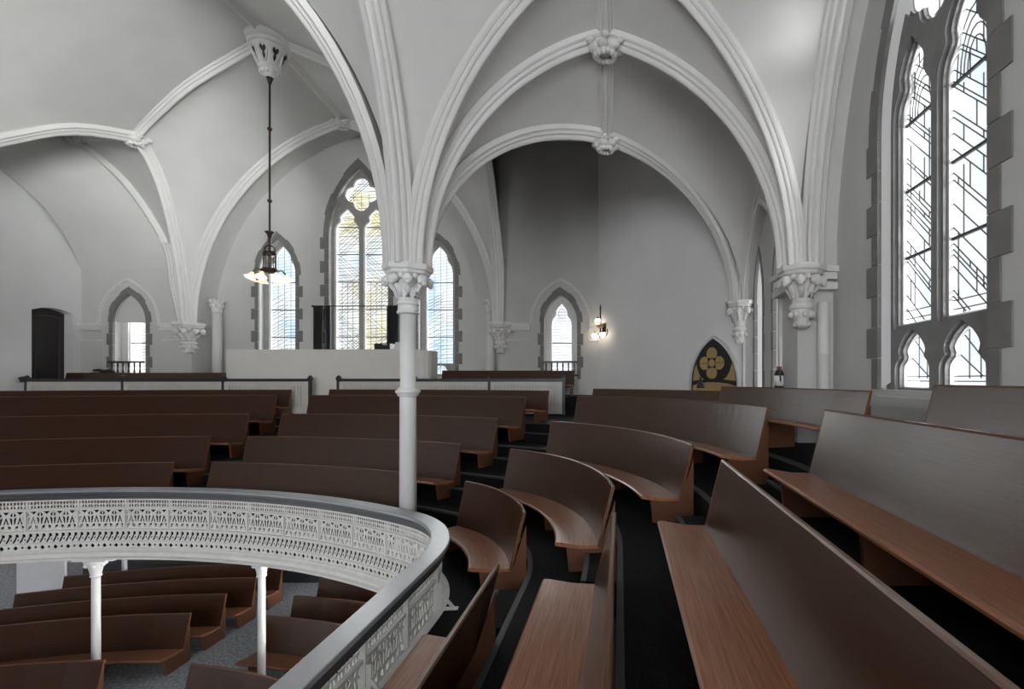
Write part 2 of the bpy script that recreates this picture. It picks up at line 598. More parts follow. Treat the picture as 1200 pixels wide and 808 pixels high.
U4 = [diam(.25, .5, .19, .44), diam(.75, .55, .12, .30)]
n_cells = int((RS1 - RS0) / CELL)
PER = 4
for p0 in range(0, n_cells, PER):
    mb, mf = MB(), MB()
    for c in range(p0, min(p0 + PER, n_cells)):
        a = RS0 + c * CELL

        def mpf(z0, hh, a0, ww, dd):
            return lambda x, z, n: V(*path(a0 + x * ww, dd + n), z0 + z * hh)
        sq = [(0, 0), (1, 0), (1, 1), (0, 1)]
        mb.plate(sq, U2, -.005, .005, mpf(-2.455, .32, a, CELL, -.01), False)
        for q in range(2):
            mb.plate(sq, U1, -.005, .005, mpf(-2.105, .12, a + q * CELL / 2, CELL / 2, -.01), False)
            mf.plate(sq, U3, -.005, .005, mpf(-2.66, .165, a + q * CELL / 2, CELL / 2, -.02), False)
        mf.plate(sq, U4, -.005, .005, mpf(-2.775, .095, a, CELL, -.025), False)
    lp = mb.build('lattice_panel', M['iron_white'], rail)
    mf.build('fascia_panel', M['iron_white'], rail)
    s = RS0 + p0 * CELL
    mb = MB()                              # stile with its foot on the gallery side
    x, y = path(s, .01); x2, y2 = path(s, .11)
    t = path(s + .02, 0); t0 = path(s, 0)
    axd = (t[0] - t0[0], t[1] - t0[1])
    mb.box(V(x, y, -2.2), (.03, .05, .5), axd)
    if (p0 // PER) % 2 == 0:
        mb.box(V(*path(s, .05), -2.30), (.018, .05, .30), axd)
        mb.box(V(*path(s, .13), -2.43), (.05, .22, .018), axd)
        mb.bar(V(*path(s, .07), -2.27), V(*path(s, .20), -2.43), .03, .02, Vector((axd[0], axd[1], 0)))
    mb.build('stile', M['iron_white'], rail)
    mb = MB()
    mb.box(V(*path(s, -.03), -2.29), (.028, .022, .34), axd)
    mb.build('front_rib', M['iron_white'], rail)
mb = MB()                                  # white kick plate on the gallery side of the floor edge
mb.sweep([[V(*path(s, d), z) for d, z in ((.02, -2.50), (.10, -2.50), (.10, -2.432), (.02, -2.425))] for s in s_range(RS0, RS1, .2)])
mb.build('kick_plate', M['iron_white'], rail)

# ------------------------------------------------------------------ pews
D = [.92, 1.88, 2.87, 3.87]
HT = [-1.53, -1.16, -.77, -.385]


def pew(name, pos, s0, s1, zt, floor, label, group, back=.64, svals=None, nsup=None):
    """pos(s, d) -> plan; d = 0 at the top of the back, the sitter faces -d"""
    sv = svals or [s0, s1]
    mid = pos((s0 + s1) / 2, -.2)
    root = empty(name, V(mid[0], mid[1], floor))
    tag(root, label, 'pew', group)
    k = .17 * back / .64
    zb = zt - back
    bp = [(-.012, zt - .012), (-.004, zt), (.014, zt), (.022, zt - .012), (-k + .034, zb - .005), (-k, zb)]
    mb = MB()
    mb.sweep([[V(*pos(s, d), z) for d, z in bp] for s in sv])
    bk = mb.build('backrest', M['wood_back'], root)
    ep = [(-.015, zt - .009), (-.006, zt + .003), (.016, zt + .003), (.025, zt - .009)]
    mb = MB()
    mb.sweep([[V(*pos(s, d), z) for d, z in ep] for s in sv])
    mb.build('top_edge', M['wood_edge'], bk)
    for s, sg in ((s0, -1), (s1, 1)):
        mb = MB()
        mb.sweep([[V(*pos(s + sg * q, d), z) for d, z in ((-.013, zt), (.022, zt), (-k + .035, zb - .006), (-k - .001, zb - .001))] for q in (-.001, .004)])
        mb.build('end_edge', M['wood_edge'], bk)
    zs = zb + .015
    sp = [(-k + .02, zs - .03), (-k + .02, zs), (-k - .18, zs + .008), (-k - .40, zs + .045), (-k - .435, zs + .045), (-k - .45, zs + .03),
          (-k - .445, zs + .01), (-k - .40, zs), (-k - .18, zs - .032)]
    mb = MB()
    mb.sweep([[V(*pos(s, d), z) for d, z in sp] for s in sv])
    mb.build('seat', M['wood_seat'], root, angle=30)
    def per(s):                            # metres per unit of s at this row
        a, b = pos(s, 0), pos(s + .01, 0)
        return max(.3, math.hypot(a[0] - b[0], a[1] - b[1]) / .01)
    L = abs(s1 - s0) * per((s0 + s1) / 2)
    ns = nsup or max(2, int(round(L / 1.7)) + 1)
    for i in range(ns):
        c = s0 + .035 + (s1 - s0 - .07) * i / (ns - 1) if ns > 1 else (s0 + s1) / 2
        if i == 0: c = s0 + .16 / per(s0)
        if i == ns - 1: c = s1 - (.06 if ns > 1 else 0) / per(s1)
        th = .024 / per(c)
        mb = MB()
        pg = [(.028, zt - .16), (.028, floor), (-k - .30, floor), (-k - .33, zs - .008), (-k - .18, zs - .034), (-k + .03, zs - .035)]
        mb.sweep([[V(*pos(c + q, d), z) for d, z in pg] for q in (-th, th)])
        mb.build('support', M['wood_leg'], root)
    return root


def row_pos(dk): return lambda s, d: path(s, dk + d)


ROWN = ['front row along the lattice balustrade', 'second row from the lattice balustrade', 'third row from the lattice balustrade',
        'fourth row from the lattice balustrade']
BL = {'a': ('door-side', 'pews on the door side of the stepped aisle'), 'b': ('column-side', 'pews between the stepped aisle and the column'),
      'c': ('tightly curved corner', 'curved corner pews'), 'r': ('straight', 'straight pews under the tall leaded window')}


def arc_row(blk, k, pa, pb, zt=None, dk=None, back=.64, tier=None, label=None):
    dk = D[k] if dk is None else dk
    zt = HT[k] if zt is None else zt
    s0, s1 = find_s(*pa, dk), find_s(*pb, dk)
    lab = label or '%s walnut pew, %s' % (BL[blk][0], ROWN[k])
    return pew('pew', row_pos(dk), s0, s1, zt, TIER[k if tier is None else tier], lab, BL[blk][1], back, s_range(s0, s1, .12))


A_R = [(-8.22, 8.8), (-8.35, 9.8), (-8.33, 10.8), (-8.43, 11.8)]
A_L = [(-12.6, 7.8), (-13.2, 8.6), (-13.7, 9.4), (-14.1, 10.1)]
for k in range(4): arc_row('a', k, A_L[k], A_R[k])
arc_row('a', 3, (-14.5, 11), (-8.45, 12.3), -.262, 4.42, .45, 4, 'low-backed door-side walnut pew in front of the white panelled rail')
B_L = [(-7.52, 8.8), (-7.6, 9.8), (-7.6, 10.8), (-7.62, 11.8)]
B_R = [(-3.55, 7.9), (-2.78, 8.85), (-2.32, 9.75), (-1.98, 10.65)]
for k in range(4): arc_row('b', k, B_L[k], B_R[k])
arc_row('b', 3, (-7.45, 12.3), (-1.5, 11.1), -.255, 4.42, .45, 4, 'low-backed column-side walnut pew in front of the white panelled rail')
C_L = [(-2.36, 7.2), (-1.93, 7.95), (-1.36, 8.75), (-1.0, 9.6)]
C_R = [(-1.03, 5.55), (-.07, 5.2), (.92, 5.72), (1.92, 6.0)]
CH = [-1.53, -1.16, -.77, -.335]
for k in range(4): arc_row('c', k, C_L[k], C_R[k], CH[k])
arc_row('c', 3, (-.62, 10.6), (1.62, 8.35), -.205, 4.72, .45, 4, 'low-backed curved walnut pew along the plain white corner wall')
arc_row('c', 3, (1.72, 8.2), (2.6, 5.1), -.12, 4.58, .45, 4, 'low-backed curved walnut pew near the grey wall pipe')
RY = [4.0, 4.22, 4.6, 4.75]
RX = [-1.02, -.06, .97, 2.02]
RH = [-1.53, -1.16, -.765, -.295]
for k in range(4):
    def pos(s, d, x=RX[k]): return (x + d, -s)
    pew('pew', pos, -RY[k], 1.9, RH[k], TIER[k], 'straight walnut pew, %s' % ROWN[k], BL['r'][1])


def pos5(s, d): return (2.88 + d, -s)


pew('pew', pos5, -4.42, 1.9, -.05, TIER[4], 'straight walnut pew against the wall below the tall leaded window', BL['r'][1])
# rear pews on the upper platform
for xa, xb, zt, lab in ((-15.4, -10.75, .185, 'long low walnut pew at the back between the black door and the white booth'),
                        (-4.95, -1.28, .245, 'long low walnut pew at the back below the small arched window with black sill bars')):
    def posr(s, d): return (s, 13.47 + d)
    pew('pew', posr, xa, xb, zt, -.45, lab, 'pews on the back platform', .45, nsup=4)

aisle_steps([find_s(-7.93, 8 + e, e) for e in EDGE[1:]], .34)
aisle_steps([find_s(*p, e) for p, e in zip(((-2.75, 8.0), (-2.35, 8.8), (-1.85, 9.6), (-1.5, 10.4)), EDGE[1:])], .36)
aisle_steps([find_s(-.95 + i * .98, 4.75 + .1 * i, e) for i, e in enumerate(EDGE[1:])], .36)

# ------------------------------------------------------------------ 2-D outlines
def arch(cx, wd, base, spring, apex, n=10):
    h, L = apex - spring, wd / 2
    R = (L * L + h * h) / (2 * L)
    tmax = math.asin(min(1, h / R)) if R >= L else math.pi - math.asin(min(1, h / R))
    left = [(cx - L + R * (1 - math.cos(tmax * i / n)), spring + R * math.sin(tmax * i / n)) for i in range(n + 1)]
    right = [(2 * cx - x, z) for x, z in reversed(left[:-1])]
    return [(cx - L, base)] + left + right + [(cx + L, base)]


def cusped(cx, wd, base, spring, apex, depth=.10, n=20, at=.5):
    p = arch(cx, wd, base, spring, apex, n)
    out = []
    L = wd / 2
    for x, z in p:
        if z > spring:
            t = (z - spring) / (apex - spring)
            b = math.exp(-((t - at) / .13) ** 2) * depth * wd
            sg = 1 if x < cx else -1
            out.append((x + sg * b if abs(x - cx) > 1e-6 else x, z))
        else:
            out.append((x, z))
    return out


def foil(cx, cz, r, n=4, rot=0.0, m=9):
    a, b = r * .52, r * .50
    out = []
    half = math.pi / n
    for k in range(n):
        for i in range(m):
            f = -half + 2 * half * i / (m - 1)
            f *= .985
            q = b * b - (a * math.sin(f)) ** 2
            rad = a * math.cos(f) + math.sqrt(max(0, q))
            t = rot + 2 * math.pi * k / n + f
            out.append((cx + rad * math.cos(t), cz + rad * math.sin(t)))
    return out


def inset(pts, q):
    n = len(pts)
    area = sum(pts[i][0] * pts[(i + 1) % n][1] - pts[(i + 1) % n][0] * pts[i][1] for i in range(n))
    sg = 1 if area > 0 else -1
    out = []
    for i in range(n):
        a, b, c = Vector(pts[i - 1]), Vector(pts[i]), Vector(pts[(i + 1) % n])
        e1, e2 = (b - a), (c - b)
        if e1.length < 1e-9: e1 = e2
        if e2.length < 1e-9: e2 = e1
        n1 = Vector((-e1.y, e1.x)).normalized() * sg
        n2 = Vector((-e2.y, e2.x)).normalized() * sg
        m = (n1 + n2)
        if m.length < 1e-6: m = n1
        m.normalize()
        k = min(2.0, 1 / max(.3, m.dot(n1)))
        p = b + m * (q * k)
        out.append((p.x, p.y))
    return out


def clip_z(pts, z, keep_above):
    out = []
    n = len(pts)
    for i in range(n):
        a, b = pts[i], pts[(i + 1) % n]
        ia, ib = (a[1] >= z) == keep_above, (b[1] >= z) == keep_above
        if ia: out.append(a)
        if ia != ib:
            t = (z - a[1]) / (b[1] - a[1])
            out.append((a[0] + (b[0] - a[0]) * t, z))
    return out


def inside(p, poly):
    c = False
    n = len(poly)
    for i in range(n):
        a, b = poly[i], poly[(i + 1) % n]
        if (a[1] > p[1]) != (b[1] > p[1]) and p[0] < (b[0] - a[0]) * (p[1] - a[1]) / (b[1] - a[1]) + a[0]:
            c = not c
    return c


def lead_lines(mb, segs, poly, mp, n0, wd=.011):
    for a, b in segs:
        N = max(6, int(math.hypot(b[0] - a[0], b[1] - a[1]) / .04))
        run = None
        for i in range(N + 1):
            t = i / N
            p = (a[0] + (b[0] - a[0]) * t, a[1] + (b[1] - a[1]) * t)
            ok = inside(p, poly)
            if ok and run is None: run = p
            if (not ok or i == N) and run is not None:
                q = p
                dx, dz = q[0] - run[0], q[1] - run[1]
                l = math.hypot(dx, dz)
                if l > .02:
                    ox, oz = -dz / l * wd / 2, dx / l * wd / 2
                    mb.plate([(run[0] + ox, run[1] + oz), (q[0] + ox, q[1] + oz), (q[0] - ox, q[1] - oz), (run[0] - ox, run[1] - oz)], [], n0, n0 + .008, mp)
                run = None


def pattern(kind, x0, x1, z0, z1, rnd):
    """lead line segments across a light"""
    S = []
    wd = x1 - x0
    if kind == 'steps':
        if z1 - z0 < 1.0:
            return [((x0 + wd * q, z0 + .1), (x0 + wd * q, z1)) for q in (.35, .62)] + [((x0, z0 + .07), (x1, z0 + .07)), ((x0, z0 + .12), (x1, z0 + .12)), ((x0, z0 + .12), (x1, z0 + .12 + wd)), ((x0 + wd * .3, z0 + .12), (x1, z0 + .12 + wd * .5)), ((x0, z0 + .3), (x1 - wd * .2, z0 + .3 + wd * .8))]
        S += [((x0 + wd * .13, z0), (x0 + wd * .13, z1)), ((x0, z0 + .06), (x1, z0 + .06)), ((x0, z0 + .15), (x1, z0 + .15))]
        z = z0 - .8
        while z < z1 + .6:
            S.append(((x0, z), (x1, z + wd)))
            gap = rnd.choice([.05, .06, .07, .12, .16, .24])
            for q in range(rnd.choice([1, 1, 2])):
                x = x0 + wd * rnd.choice([.3, .45, .6, .75, .88])
                zz = z + (x - x0)
                S.append(((x, zz), (x, zz + gap * rnd.choice([1, 1, 2]))))
            z += gap
        for r in ((.12, .17, .22, .27) if z1 - z0 > 1.5 else ()):
            pts = [(x0 + wd * .45 + r * math.cos(t), z1 - .75 + r * 2.2 * math.sin(t)) for t in [i * math.pi / 10 for i in range(11)]]
            S += list(zip(pts[:-1], pts[1:]))
    elif kind == 'diag':
        z = z0 - wd
        k = 0
        while z < z1 + wd:
            if int(z / .9) % 2 == 0:
                S.append(((x0, z), (x1, z + wd * .9)))
            else:
                S.append(((x0, z + wd * .5), (x1, z - wd * .4)))
            if k % 2 == 0: S.append(((x0, z), (x1, z)))
            z += rnd.choice([.07, .09, .11, .14])
            k += 1
        for q in (.22, .46, .7):
            S.append(((x0 + wd * q, z0), (x0 + wd * q, z0 + (z1 - z0) * .55)))
    elif kind == 'vert':
        for q in (.25, .5, .75):
            S.append(((x0 + wd * q, z0), (x0 + wd * q, z1)))
        z = z0
        while z < z0 + (z1 - z0) * .55:
            S.append(((x0, z), (x0 + wd * .62, z + .28)))
            S.append(((x0 + wd * .3, z), (x1, z)))
            z += rnd.choice([.09, .12, .16])
    else:
        z = z0
        while z < z1:
            S.append(((x0, z), (x1, z)))
            z += .085
        pts = [((x0 + x1) / 2 + .11 * math.cos(t), z1 - .28 + .14 * math.sin(t)) for t in [i * math.pi / 6 for i in range(13)]]
        S += list(zip(pts[:-1], pts[1:]))
    return S


def quoins(win, mp, cx, wd, base, spring, apex, mat, wa=.10, wb=.19, hh=.30):
    """one object per stone round the opening"""
    L = wd / 2
    nj = max(2, int((spring - base) / hh))
    hgt = (spring - base) / nj
    for sg in (-1, 1):
        for i in range(nj):
            q = wb if i % 2 else wa
            z0, z1 = base + i * hgt + .004, base + (i + 1) * hgt - .004
            mb = MB()
            mb.plate([(cx + sg * (L - .008), z0), (cx + sg * (L + q), z0), (cx + sg * (L + q), z1), (cx + sg * (L - .008), z1)], [], -.05, .018, mp)
            mb.build('quoin', mat, win)
    a = [p for p in arch(cx, wd - .016, base, spring, apex - .012, 12)[1:-1]]
    o = [p for p in arch(cx, wd + 2 * wa * 1.25, base, spring, apex + wa * 1.9, 12)[1:-1]]
    o2 = [p for p in arch(cx, wd + 2 * wa * 1.55, base, spring, apex + wa * 2.2, 12)[1:-1]]
    n = len(a) - 1
    st = 3
    k = 0
    for i in range(0, n, st):
        j = min(n, i + st)
        oo = o2 if k % 2 else o
        pg = [a[t] for t in range(i, j + 1)] + [oo[t] for t in range(j, i - 1, -1)]
        mb = MB()
        mb.plate(pg, [], -.04, .018, mp)
        mb.build('voussoir', mat, win)
        k += 1


def gothic_window(name, label, mp, cx, wd, base, spring, apex, ng, lights, holes, bars, gmat, tmat, kind, qmat=None, hood=None, seed=1, q=(.10, .19, .30),
                  sash=.022, lead=.011):
    """lights / holes are outlines in the glass plane; ng is how deep the glass sits"""
    rnd = random.Random(seed)
    p = mp(cx, base, 0)
    win = empty(name, p)
    tag(win, label, kind='structure')
    if qmat: quoins(win, mp, cx, wd, base, spring, apex, qmat, *q)
    outer = arch(cx, wd + .04, base - .02, spring, apex + .03, 14)
    mb = MB()
    mb.plate(outer, lights + holes, ng + .02, ng + .10, mp)
    mb.build('tracery', tmat, win)
    big = [inset(l, -.03) for l in lights + holes]
    okh = all(inside(pt, inset(outer, .005)) for b in big for pt in b)
    for li, l in enumerate(lights + holes):
        isl = li < len(lights)
        ins = inset(l, sash if isl else .012)
        mb = MB()
        mb.plate(inset(l, -.004), [ins], ng - .01, ng + .055, mp)
        sa = mb.build('sash', M['sash'], win)
        zs = [z for _, z in ins]
        xs = [x for x, _ in ins]
        cuts = [z for z in bars if min(zs) + .1 < z < max(zs) - .1] if isl else []
        lo = min(zs) - 1
        for z in cuts + [max(zs) + 1]:
            pg = clip_z(clip_z(ins, lo, True), z, False)
            lo = z
            if len(pg) < 3: continue
            mb = MB()
            mb.plate(pg, [], ng - .004, ng + .004, mp)
            mb.build('pane', gmat, win)
        for z in cuts:
            mb = MB()
            mb.plate([(min(xs) - .01, z - .014), (max(xs) + .01, z - .014), (max(xs) + .01, z + .014), (min(xs) - .01, z + .014)], [], ng + .004, ng + .03, mp)
            mb.build('saddle_bar', M['lead'], win)
        mb = MB()
        lead_lines(mb, pattern(kind, min(xs), max(xs), min(zs), max(zs), rnd), ins, mp, ng + .004, lead)
        if mb.v:
            lc = mb.build('lead_came', M['lead'], win, fix=False)
            lc['kind'] = 'stuff'
    if hood:
        hw, hs, ha, hb = hood
        o = arch(cx, hw, hb, hs, ha, 14)
        i = arch(cx, hw - .12, hb, hs, ha - .075, 14)
        i2 = arch(cx, hw - .07, hb, hs, ha - .045, 14)
        mb = MB()
        mb.plate(o + list(reversed(i)), [], -.01, .035, mp)
        mb.plate(o + list(reversed(i2)), [], .03, .065, mp)
        mb.build('hood_mould', M['rib'], win)
    return win


# ------------------------------------------------------------------ walls
YB, YR = 14.0, 14.8                        # back pier plane and the recessed window wall behind it
XR, XW = 2.6, 3.12                         # right pier plane and the recessed window wall
SP = 1.61                                  # springing level
TOP = 8.6


def mp_back(x, z, n): return V(x, YR - n, z)
def mp_pier(x, z, n): return V(x, YB - n, z)
def mp_right(x, z, n): return V(XW - n, x, z)
def mp_aisle(x, z, n): return V(XR - n, x, z)
def mp_left(x, z, n): return V(-15.6 + n, x, z)


BW = -8.0
big_o = arch(BW, 1.84, .0, 4.35, 6.5, 14)
sideL = arch(-10.5, 1.15, .12, 3.2, 4.32, 14)
sideR = arch(-5.62, 1.15, .12, 3.2, 4.32, 14)
mb = MB()
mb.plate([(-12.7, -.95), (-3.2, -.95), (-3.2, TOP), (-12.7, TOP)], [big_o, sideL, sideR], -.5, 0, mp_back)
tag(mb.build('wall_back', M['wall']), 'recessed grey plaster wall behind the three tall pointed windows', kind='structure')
smL = arch(-14.2, .97, .0, 1.66, 2.47, 12)
smR = arch(-1.73, .97, .0, 1.66, 2.47, 12)
mb = MB()
mb.plate([(-15.6, -.95), (-12.4, -.95), (-12.4, TOP), (-15.6, TOP)], [smL], -.85, 0, mp_pier)
tag(mb.build('wall_back_door_side', M['wall']), 'grey plaster wall with the small arched window beside the black door', kind='structure')
mb = MB()
mb.plate([(-3.5, -.95), (-.4, -.95), (-.4, TOP), (-3.5, TOP)], [smR], -.85, 0, mp_pier)
tag(mb.build('wall_back_corner_side', M['wall']), 'grey plaster wall with the small arched window beside the white corner wall', kind='structure')
# white wall across the corner
mb = MB()
ca, cb = Vector((-.64, 14.0, 0)), Vector((2.52, 10.12, 0))
cu = (cb - ca).normalized()
cn = Vector((cu.y, -cu.x, 0))              # towards the room
if cn.y > 0: cn = -cn


def mp_corner(x, z, n):
    p = ca + cu * x + cn * n
    return V(p.x, p.y, z)


CL = (cb - ca).length
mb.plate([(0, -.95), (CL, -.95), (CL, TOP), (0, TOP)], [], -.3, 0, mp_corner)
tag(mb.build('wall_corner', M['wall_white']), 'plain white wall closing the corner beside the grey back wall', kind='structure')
# right aisle wall with blind lancets
blind = arch(8.95, 2.2, -.55, 1.6, 3.25, 12)
mb = MB()
mb.plate([(7.2, -.95), (10.4, -.95), (10.4, TOP), (7.2, TOP)], [blind], -.16, 0, mp_aisle)
wr = mb.build('wall_right_aisle', M['wall'])
tag(wr, 'grey right wall with a recessed pair of narrow lancets', kind='structure')
lan = [arch(9.62, .56, -.5, 1.55, 2.55, 10), arch(8.42, .56, -.5, 1.55, 2.55, 10)]
mb = MB()
mb.plate([(7.4, -.9), (10.6, -.9), (10.6, 4), (7.4, 4)], lan, -.56, -.155, mp_aisle)
mb.build('lancet_panel', M['wall'], wr)
mb = MB()
for o in lan:
    mb = MB()
    mb.plate(inset(o, -.03), [], -.55, -.53, mp_aisle)
    pn = mb.build('lancet_pane', M['glass_lancet'], wr)
    mb = MB()
    xs = [q[0] for q in o]
    for z in (.3, 1.1, 1.9):
        mb.plate([(min(xs), z - .015), (max(xs), z - .015), (max(xs), z + .015), (min(xs), z + .015)], [], -.53, -.51, mp_aisle)
    mb.build('saddle_bar', M['lead'], pn)
for cx in (9.62, 8.42):
    quoins(wr, lambda x, z, n: mp_aisle(x, z, n - .155), cx, .56, -.5, 1.55, 2.55, M['stone'], .05, .09, .34)
mb = MB()
oo = arch(8.95, 2.36, -.55, 1.6, 3.36, 12); ii = arch(8.95, 2.2, -.55, 1.6, 3.25, 12)
mb.plate(oo + list(reversed(ii)), [], -.01, .05, mp_aisle)
mb.build('arch_mould', M['rib'], wr)
# pier return and window wall
RWc = 4.97
right_o = arch(RWc, 1.76, -.12, 2.9, 4.95, 14)
mb = MB()
mb.plate([(-11, -5.3), (7.1, -5.3), (7.1, TOP), (-11, TOP)],
         [right_o, arch(-4.6, 2.8, .0, 3.4, 6.0, 14)], -.5, 0, mp_right)  # second opening is unseen, placed to let the added beam in
tag(mb.build('wall_right', M['wall']), 'grey plaster wall with the tall leaded window beside the pews', kind='structure')
mb = MB()
mb.box(V((XR + 3.7) / 2, 7.25, 3.7), (3.7 - XR, .3, 9.4))
tag(mb.build('wall_right_return', M['wall']), 'narrow grey pier return beside the tall leaded window', kind='structure')
# left wall with the door opening
mb = MB()
door_o = [(12.82, -.45), (12.82, 1.86)] + [(12.82 + .96 * t, 1.86 + .11 * math.sin(math.pi * t)) for t in (.15, .3, .45, .6, .75, .88)] + [(13.78, 1.86), (13.78, -.45)]
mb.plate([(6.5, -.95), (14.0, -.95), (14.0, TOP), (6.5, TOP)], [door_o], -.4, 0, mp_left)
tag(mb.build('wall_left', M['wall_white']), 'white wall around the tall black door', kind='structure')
# far sides of the church, out of the photograph, with glowing windows placed for the light
mb = MB()
lw = [arch(1.9, 3.4, .0, 4.2, 6.8, 12), arch(-1.4, 1.9, .0, 3.0, 5.0, 12), arch(5.2, 1.9, .0, 3.0, 5.0, 12)]
def mp_far(x, z, n): return V(-19.2 + n, x, z)
def mp_front(x, z, n): return V(x, -11.0 + n, z)
low_w = [[(y - .7, -4.6), (y + .7, -4.6), (y + .7, -3.2), (y - .7, -3.2)] for y in (-1, 2, 5, 8, 11)]
mb.plate([(-11, -5.3), (14, -5.3), (14, TOP), (-11, TOP)], lw + low_w, -.4, 0, mp_far)
tag(mb.build('wall_far_left', M['unseen_dark']), 'far unseen side wall darkened against reflections with a triple group of pointed windows', kind='structure')
mb = MB()
fw = [arch(-3.4, 3.4, .0, 4.2, 6.8, 12), arch(X0 + .3, 2.4, .0, 3.0, 5.4, 12), arch(.6, 2.4, .0, 3.0, 5.4, 12)]
mb.plate([(-19.2, -5.3), (3.6, -5.3), (3.6, TOP), (-19.2, TOP)], fw, -.4, 0, mp_front)
tag(mb.build('wall_front', M['unseen_dark']), 'unseen wall, darkened against reflections, behind the photographer with a triple group of pointed windows', kind='structure')
for i, (o, mpx, g, lab) in enumerate([(lw[0], mp_far, 'glass_left', 'far side'), (lw[1], mp_far, 'glass_left', 'far side'), (lw[2], mp_far, 'glass_left', 'far side'),
                                      (fw[0], mp_front, 'glow_front', 'front'), (fw[1], mp_front, 'glow_front', 'front'), (fw[2], mp_front, 'glow_front', 'front'),
                                      (arch(-4.6, 2.8, .0, 3.4, 6.0, 14), mp_right, 'glow_unseen_right', 'right')]):
    mb = MB()
    mb.plate(o, [], -.24, -.22, mpx)
    wn = mb.build('window_%d' % (20 + i), M[g])
    tag(wn, 'unseen glowing pointed window of the %s wall' % lab, kind='structure')
    xs = [p[0] for p in o]; zs = [p[1] for p in o]
    mb = MB()
    cx = (min(xs) + max(xs)) / 2
    mb.plate([(cx - .06, min(zs)), (cx + .06, min(zs)), (cx + .06, max(zs)), (cx - .06, max(zs))], [], -.22, -.12, mpx)
    for z in (.9, 1.8, 2.7, 3.6):
        if z < max(zs) - 1: mb.plate([(min(xs), z - .02), (max(xs), z - .02), (max(xs), z + .02), (min(xs), z + .02)], [], -.22, -.17, mpx)
    mb.build('mullion', M['tracery'], wn)

for i, o in enumerate(low_w):
    mb = MB(); mb.plate(o, [], -.24, -.22, mp_far)
    wn = mb.build('window_%d' % (40 + i), M['glow_low'])  # unseen panes added to lighten the ground floor
    tag(wn, 'added unseen glowing pane low in the far side wall', kind='structure')
# ground floor shell
mb = MB()
mb.box(V(-8, 2, -5.4), (24, 27, .2))
tag(mb.build('floor', M['carpet_low']), 'blue grey carpeted ground floor under the gallery', kind='structure')
mb = MB()
mb.box(V(-8, 14.2, -4.1), (24, .4, 2.4))
wl = mb.build('wall_back_lower', M['soffit'])
tag(wl, 'grey ground floor wall under the gallery', kind='structure')
mb = MB()
mb.box(V(-8, 13.3, -5.05), (12, 1.4, .5))
mb.box(V(-8, 13.93, -4.55), (13, .1, .55))
mb.build('dark_dado', M['rail_dark'], wl)
mb = MB()
mb.box(V(-7.0, 13.9, -3.55), (6.5, .14, .55))
mb.box(V(-5.0, 13.8, -3.7), (2.4, .2, .4))
mb.build('light_frieze', M['wall_white'], wl)
# upper platform behind the panelled rail
mb = MB()
mb.box(V(-8.1, 13.77, -.70), (15, 2.1, .5))
tag(mb.build('floor_platform', M['carpet']), 'raised carpeted platform along the back wall', kind='structure')

# ------------------------------------------------------------------ windows in view
def two_light(cx, lw_, gap, z0, sp, ap, low0, low1, qz, qr, spz):
    o = (lw_ + gap) / 2
    lights = [cusped(cx - o, lw_, z0, sp, ap, .13, 18, .45), cusped(cx + o, lw_, z0, sp, ap, .13, 18, .45)]
    holes = [foil(cx, qz, qr)]
    for sg in (-1, 1):
        x = cx + sg * (o + lw_ * .34)
        holes.append([(x - sg * .10, spz + .20), (x + sg * .13, spz - .16), (x - sg * .02, spz - .02)])
    if low1:
        ls = low0 + (low1 - low0) * .30
        holes += [cusped(cx - o, lw_ * .92, low0, ls, low1, .12, 16, .35), cusped(cx + o, lw_ * .92, low0, ls, low1, .12, 16, .35)]
        for sg in (-1, 1):
            for s2 in (-1, 1):
                x = cx + sg * o + s2 * lw_ * .40
                holes.append([(x - s2 * .10, low1), (x + s2 * .035, low1), (x + s2 * .035, low1 - .17)])
    return lights, holes


L_, H_ = two_light(BW, .74, .15, .35, 4.6, 5.28, 0, 0, 5.72, .50, 5.28)
gothic_window('window_1', 'large two-light pointed window with yellow tinted leaded glass and quatrefoil', mp_back, BW, 1.84, .0, 4.35, 6.5, -.24, L_, H_,
              [1.32, 2.17, 3.02, 3.88, 4.72], M['glass_back'], M['tracery'], 'diag', M['stone'], None, 3, (.13, .26, .34), lead=.010)
gothic_window('window_2', 'tall blue tinted lancet behind the chandelier', mp_back, -10.5, 1.15, .12, 3.2, 4.32, -.34,
              [cusped(-10.5, .84, .48, 3.22, 4.16, .07, 18)], [cusped(-10.5, .5, .16, .25, .43, .1, 10)], [1.32, 2.17, 3.02], M['glass_blue'], M['tracery'], 'vert',
              M['stone'], None, 4, (.10, .21, .32), lead=.009)
gothic_window('window_3', 'tall blue tinted lancet behind the tall white column', mp_back, -5.62, 1.15, .12, 3.2, 4.32, -.34,
              [cusped(-5.62, .84, .48, 3.22, 4.16, .07, 18)], [cusped(-5.62, .5, .16, .25, .43, .1, 10)], [1.32, 2.17, 3.02], M['glass_blue'], M['tracery'], 'vert',
              M['stone'], None, 5, (.10, .21, .32), lead=.009)
for i, (cx, lab) in enumerate(((-14.2, 'small arched window beside the black door'), (-1.73, 'small arched window beside the white corner wall'))):
    wn = gothic_window('window_%d' % (4 + i), lab, mp_pier, cx, .97, .0, 1.66, 2.47, -.36, [cusped(cx, .62, .1, 1.55, 2.26, .09, 16)], [], [1.08], M['glass_pink'],
                       M['sash'], 'brick', M['stone'], (1.78, SP, 2.93, SP - .04), 6 + i, (.10, .17, .30), lead=.006)
L_, H_ = two_light(RWc, .62, .165, .62, 2.95, 3.76, -.10, .53, 4.24, .47, 3.72)
wn = gothic_window('window_6', 'tall two-light leaded window with stone tracery beside the pews', mp_right, RWc, 1.76, -.12, 2.9, 4.95, -.24, L_, H_, [1.41, 2.18, 2.95],
                   M['glass_right'], M['dark_tracery'], 'steps', M['stone'], None, 11, (.13, .25, .34), lead=.010)
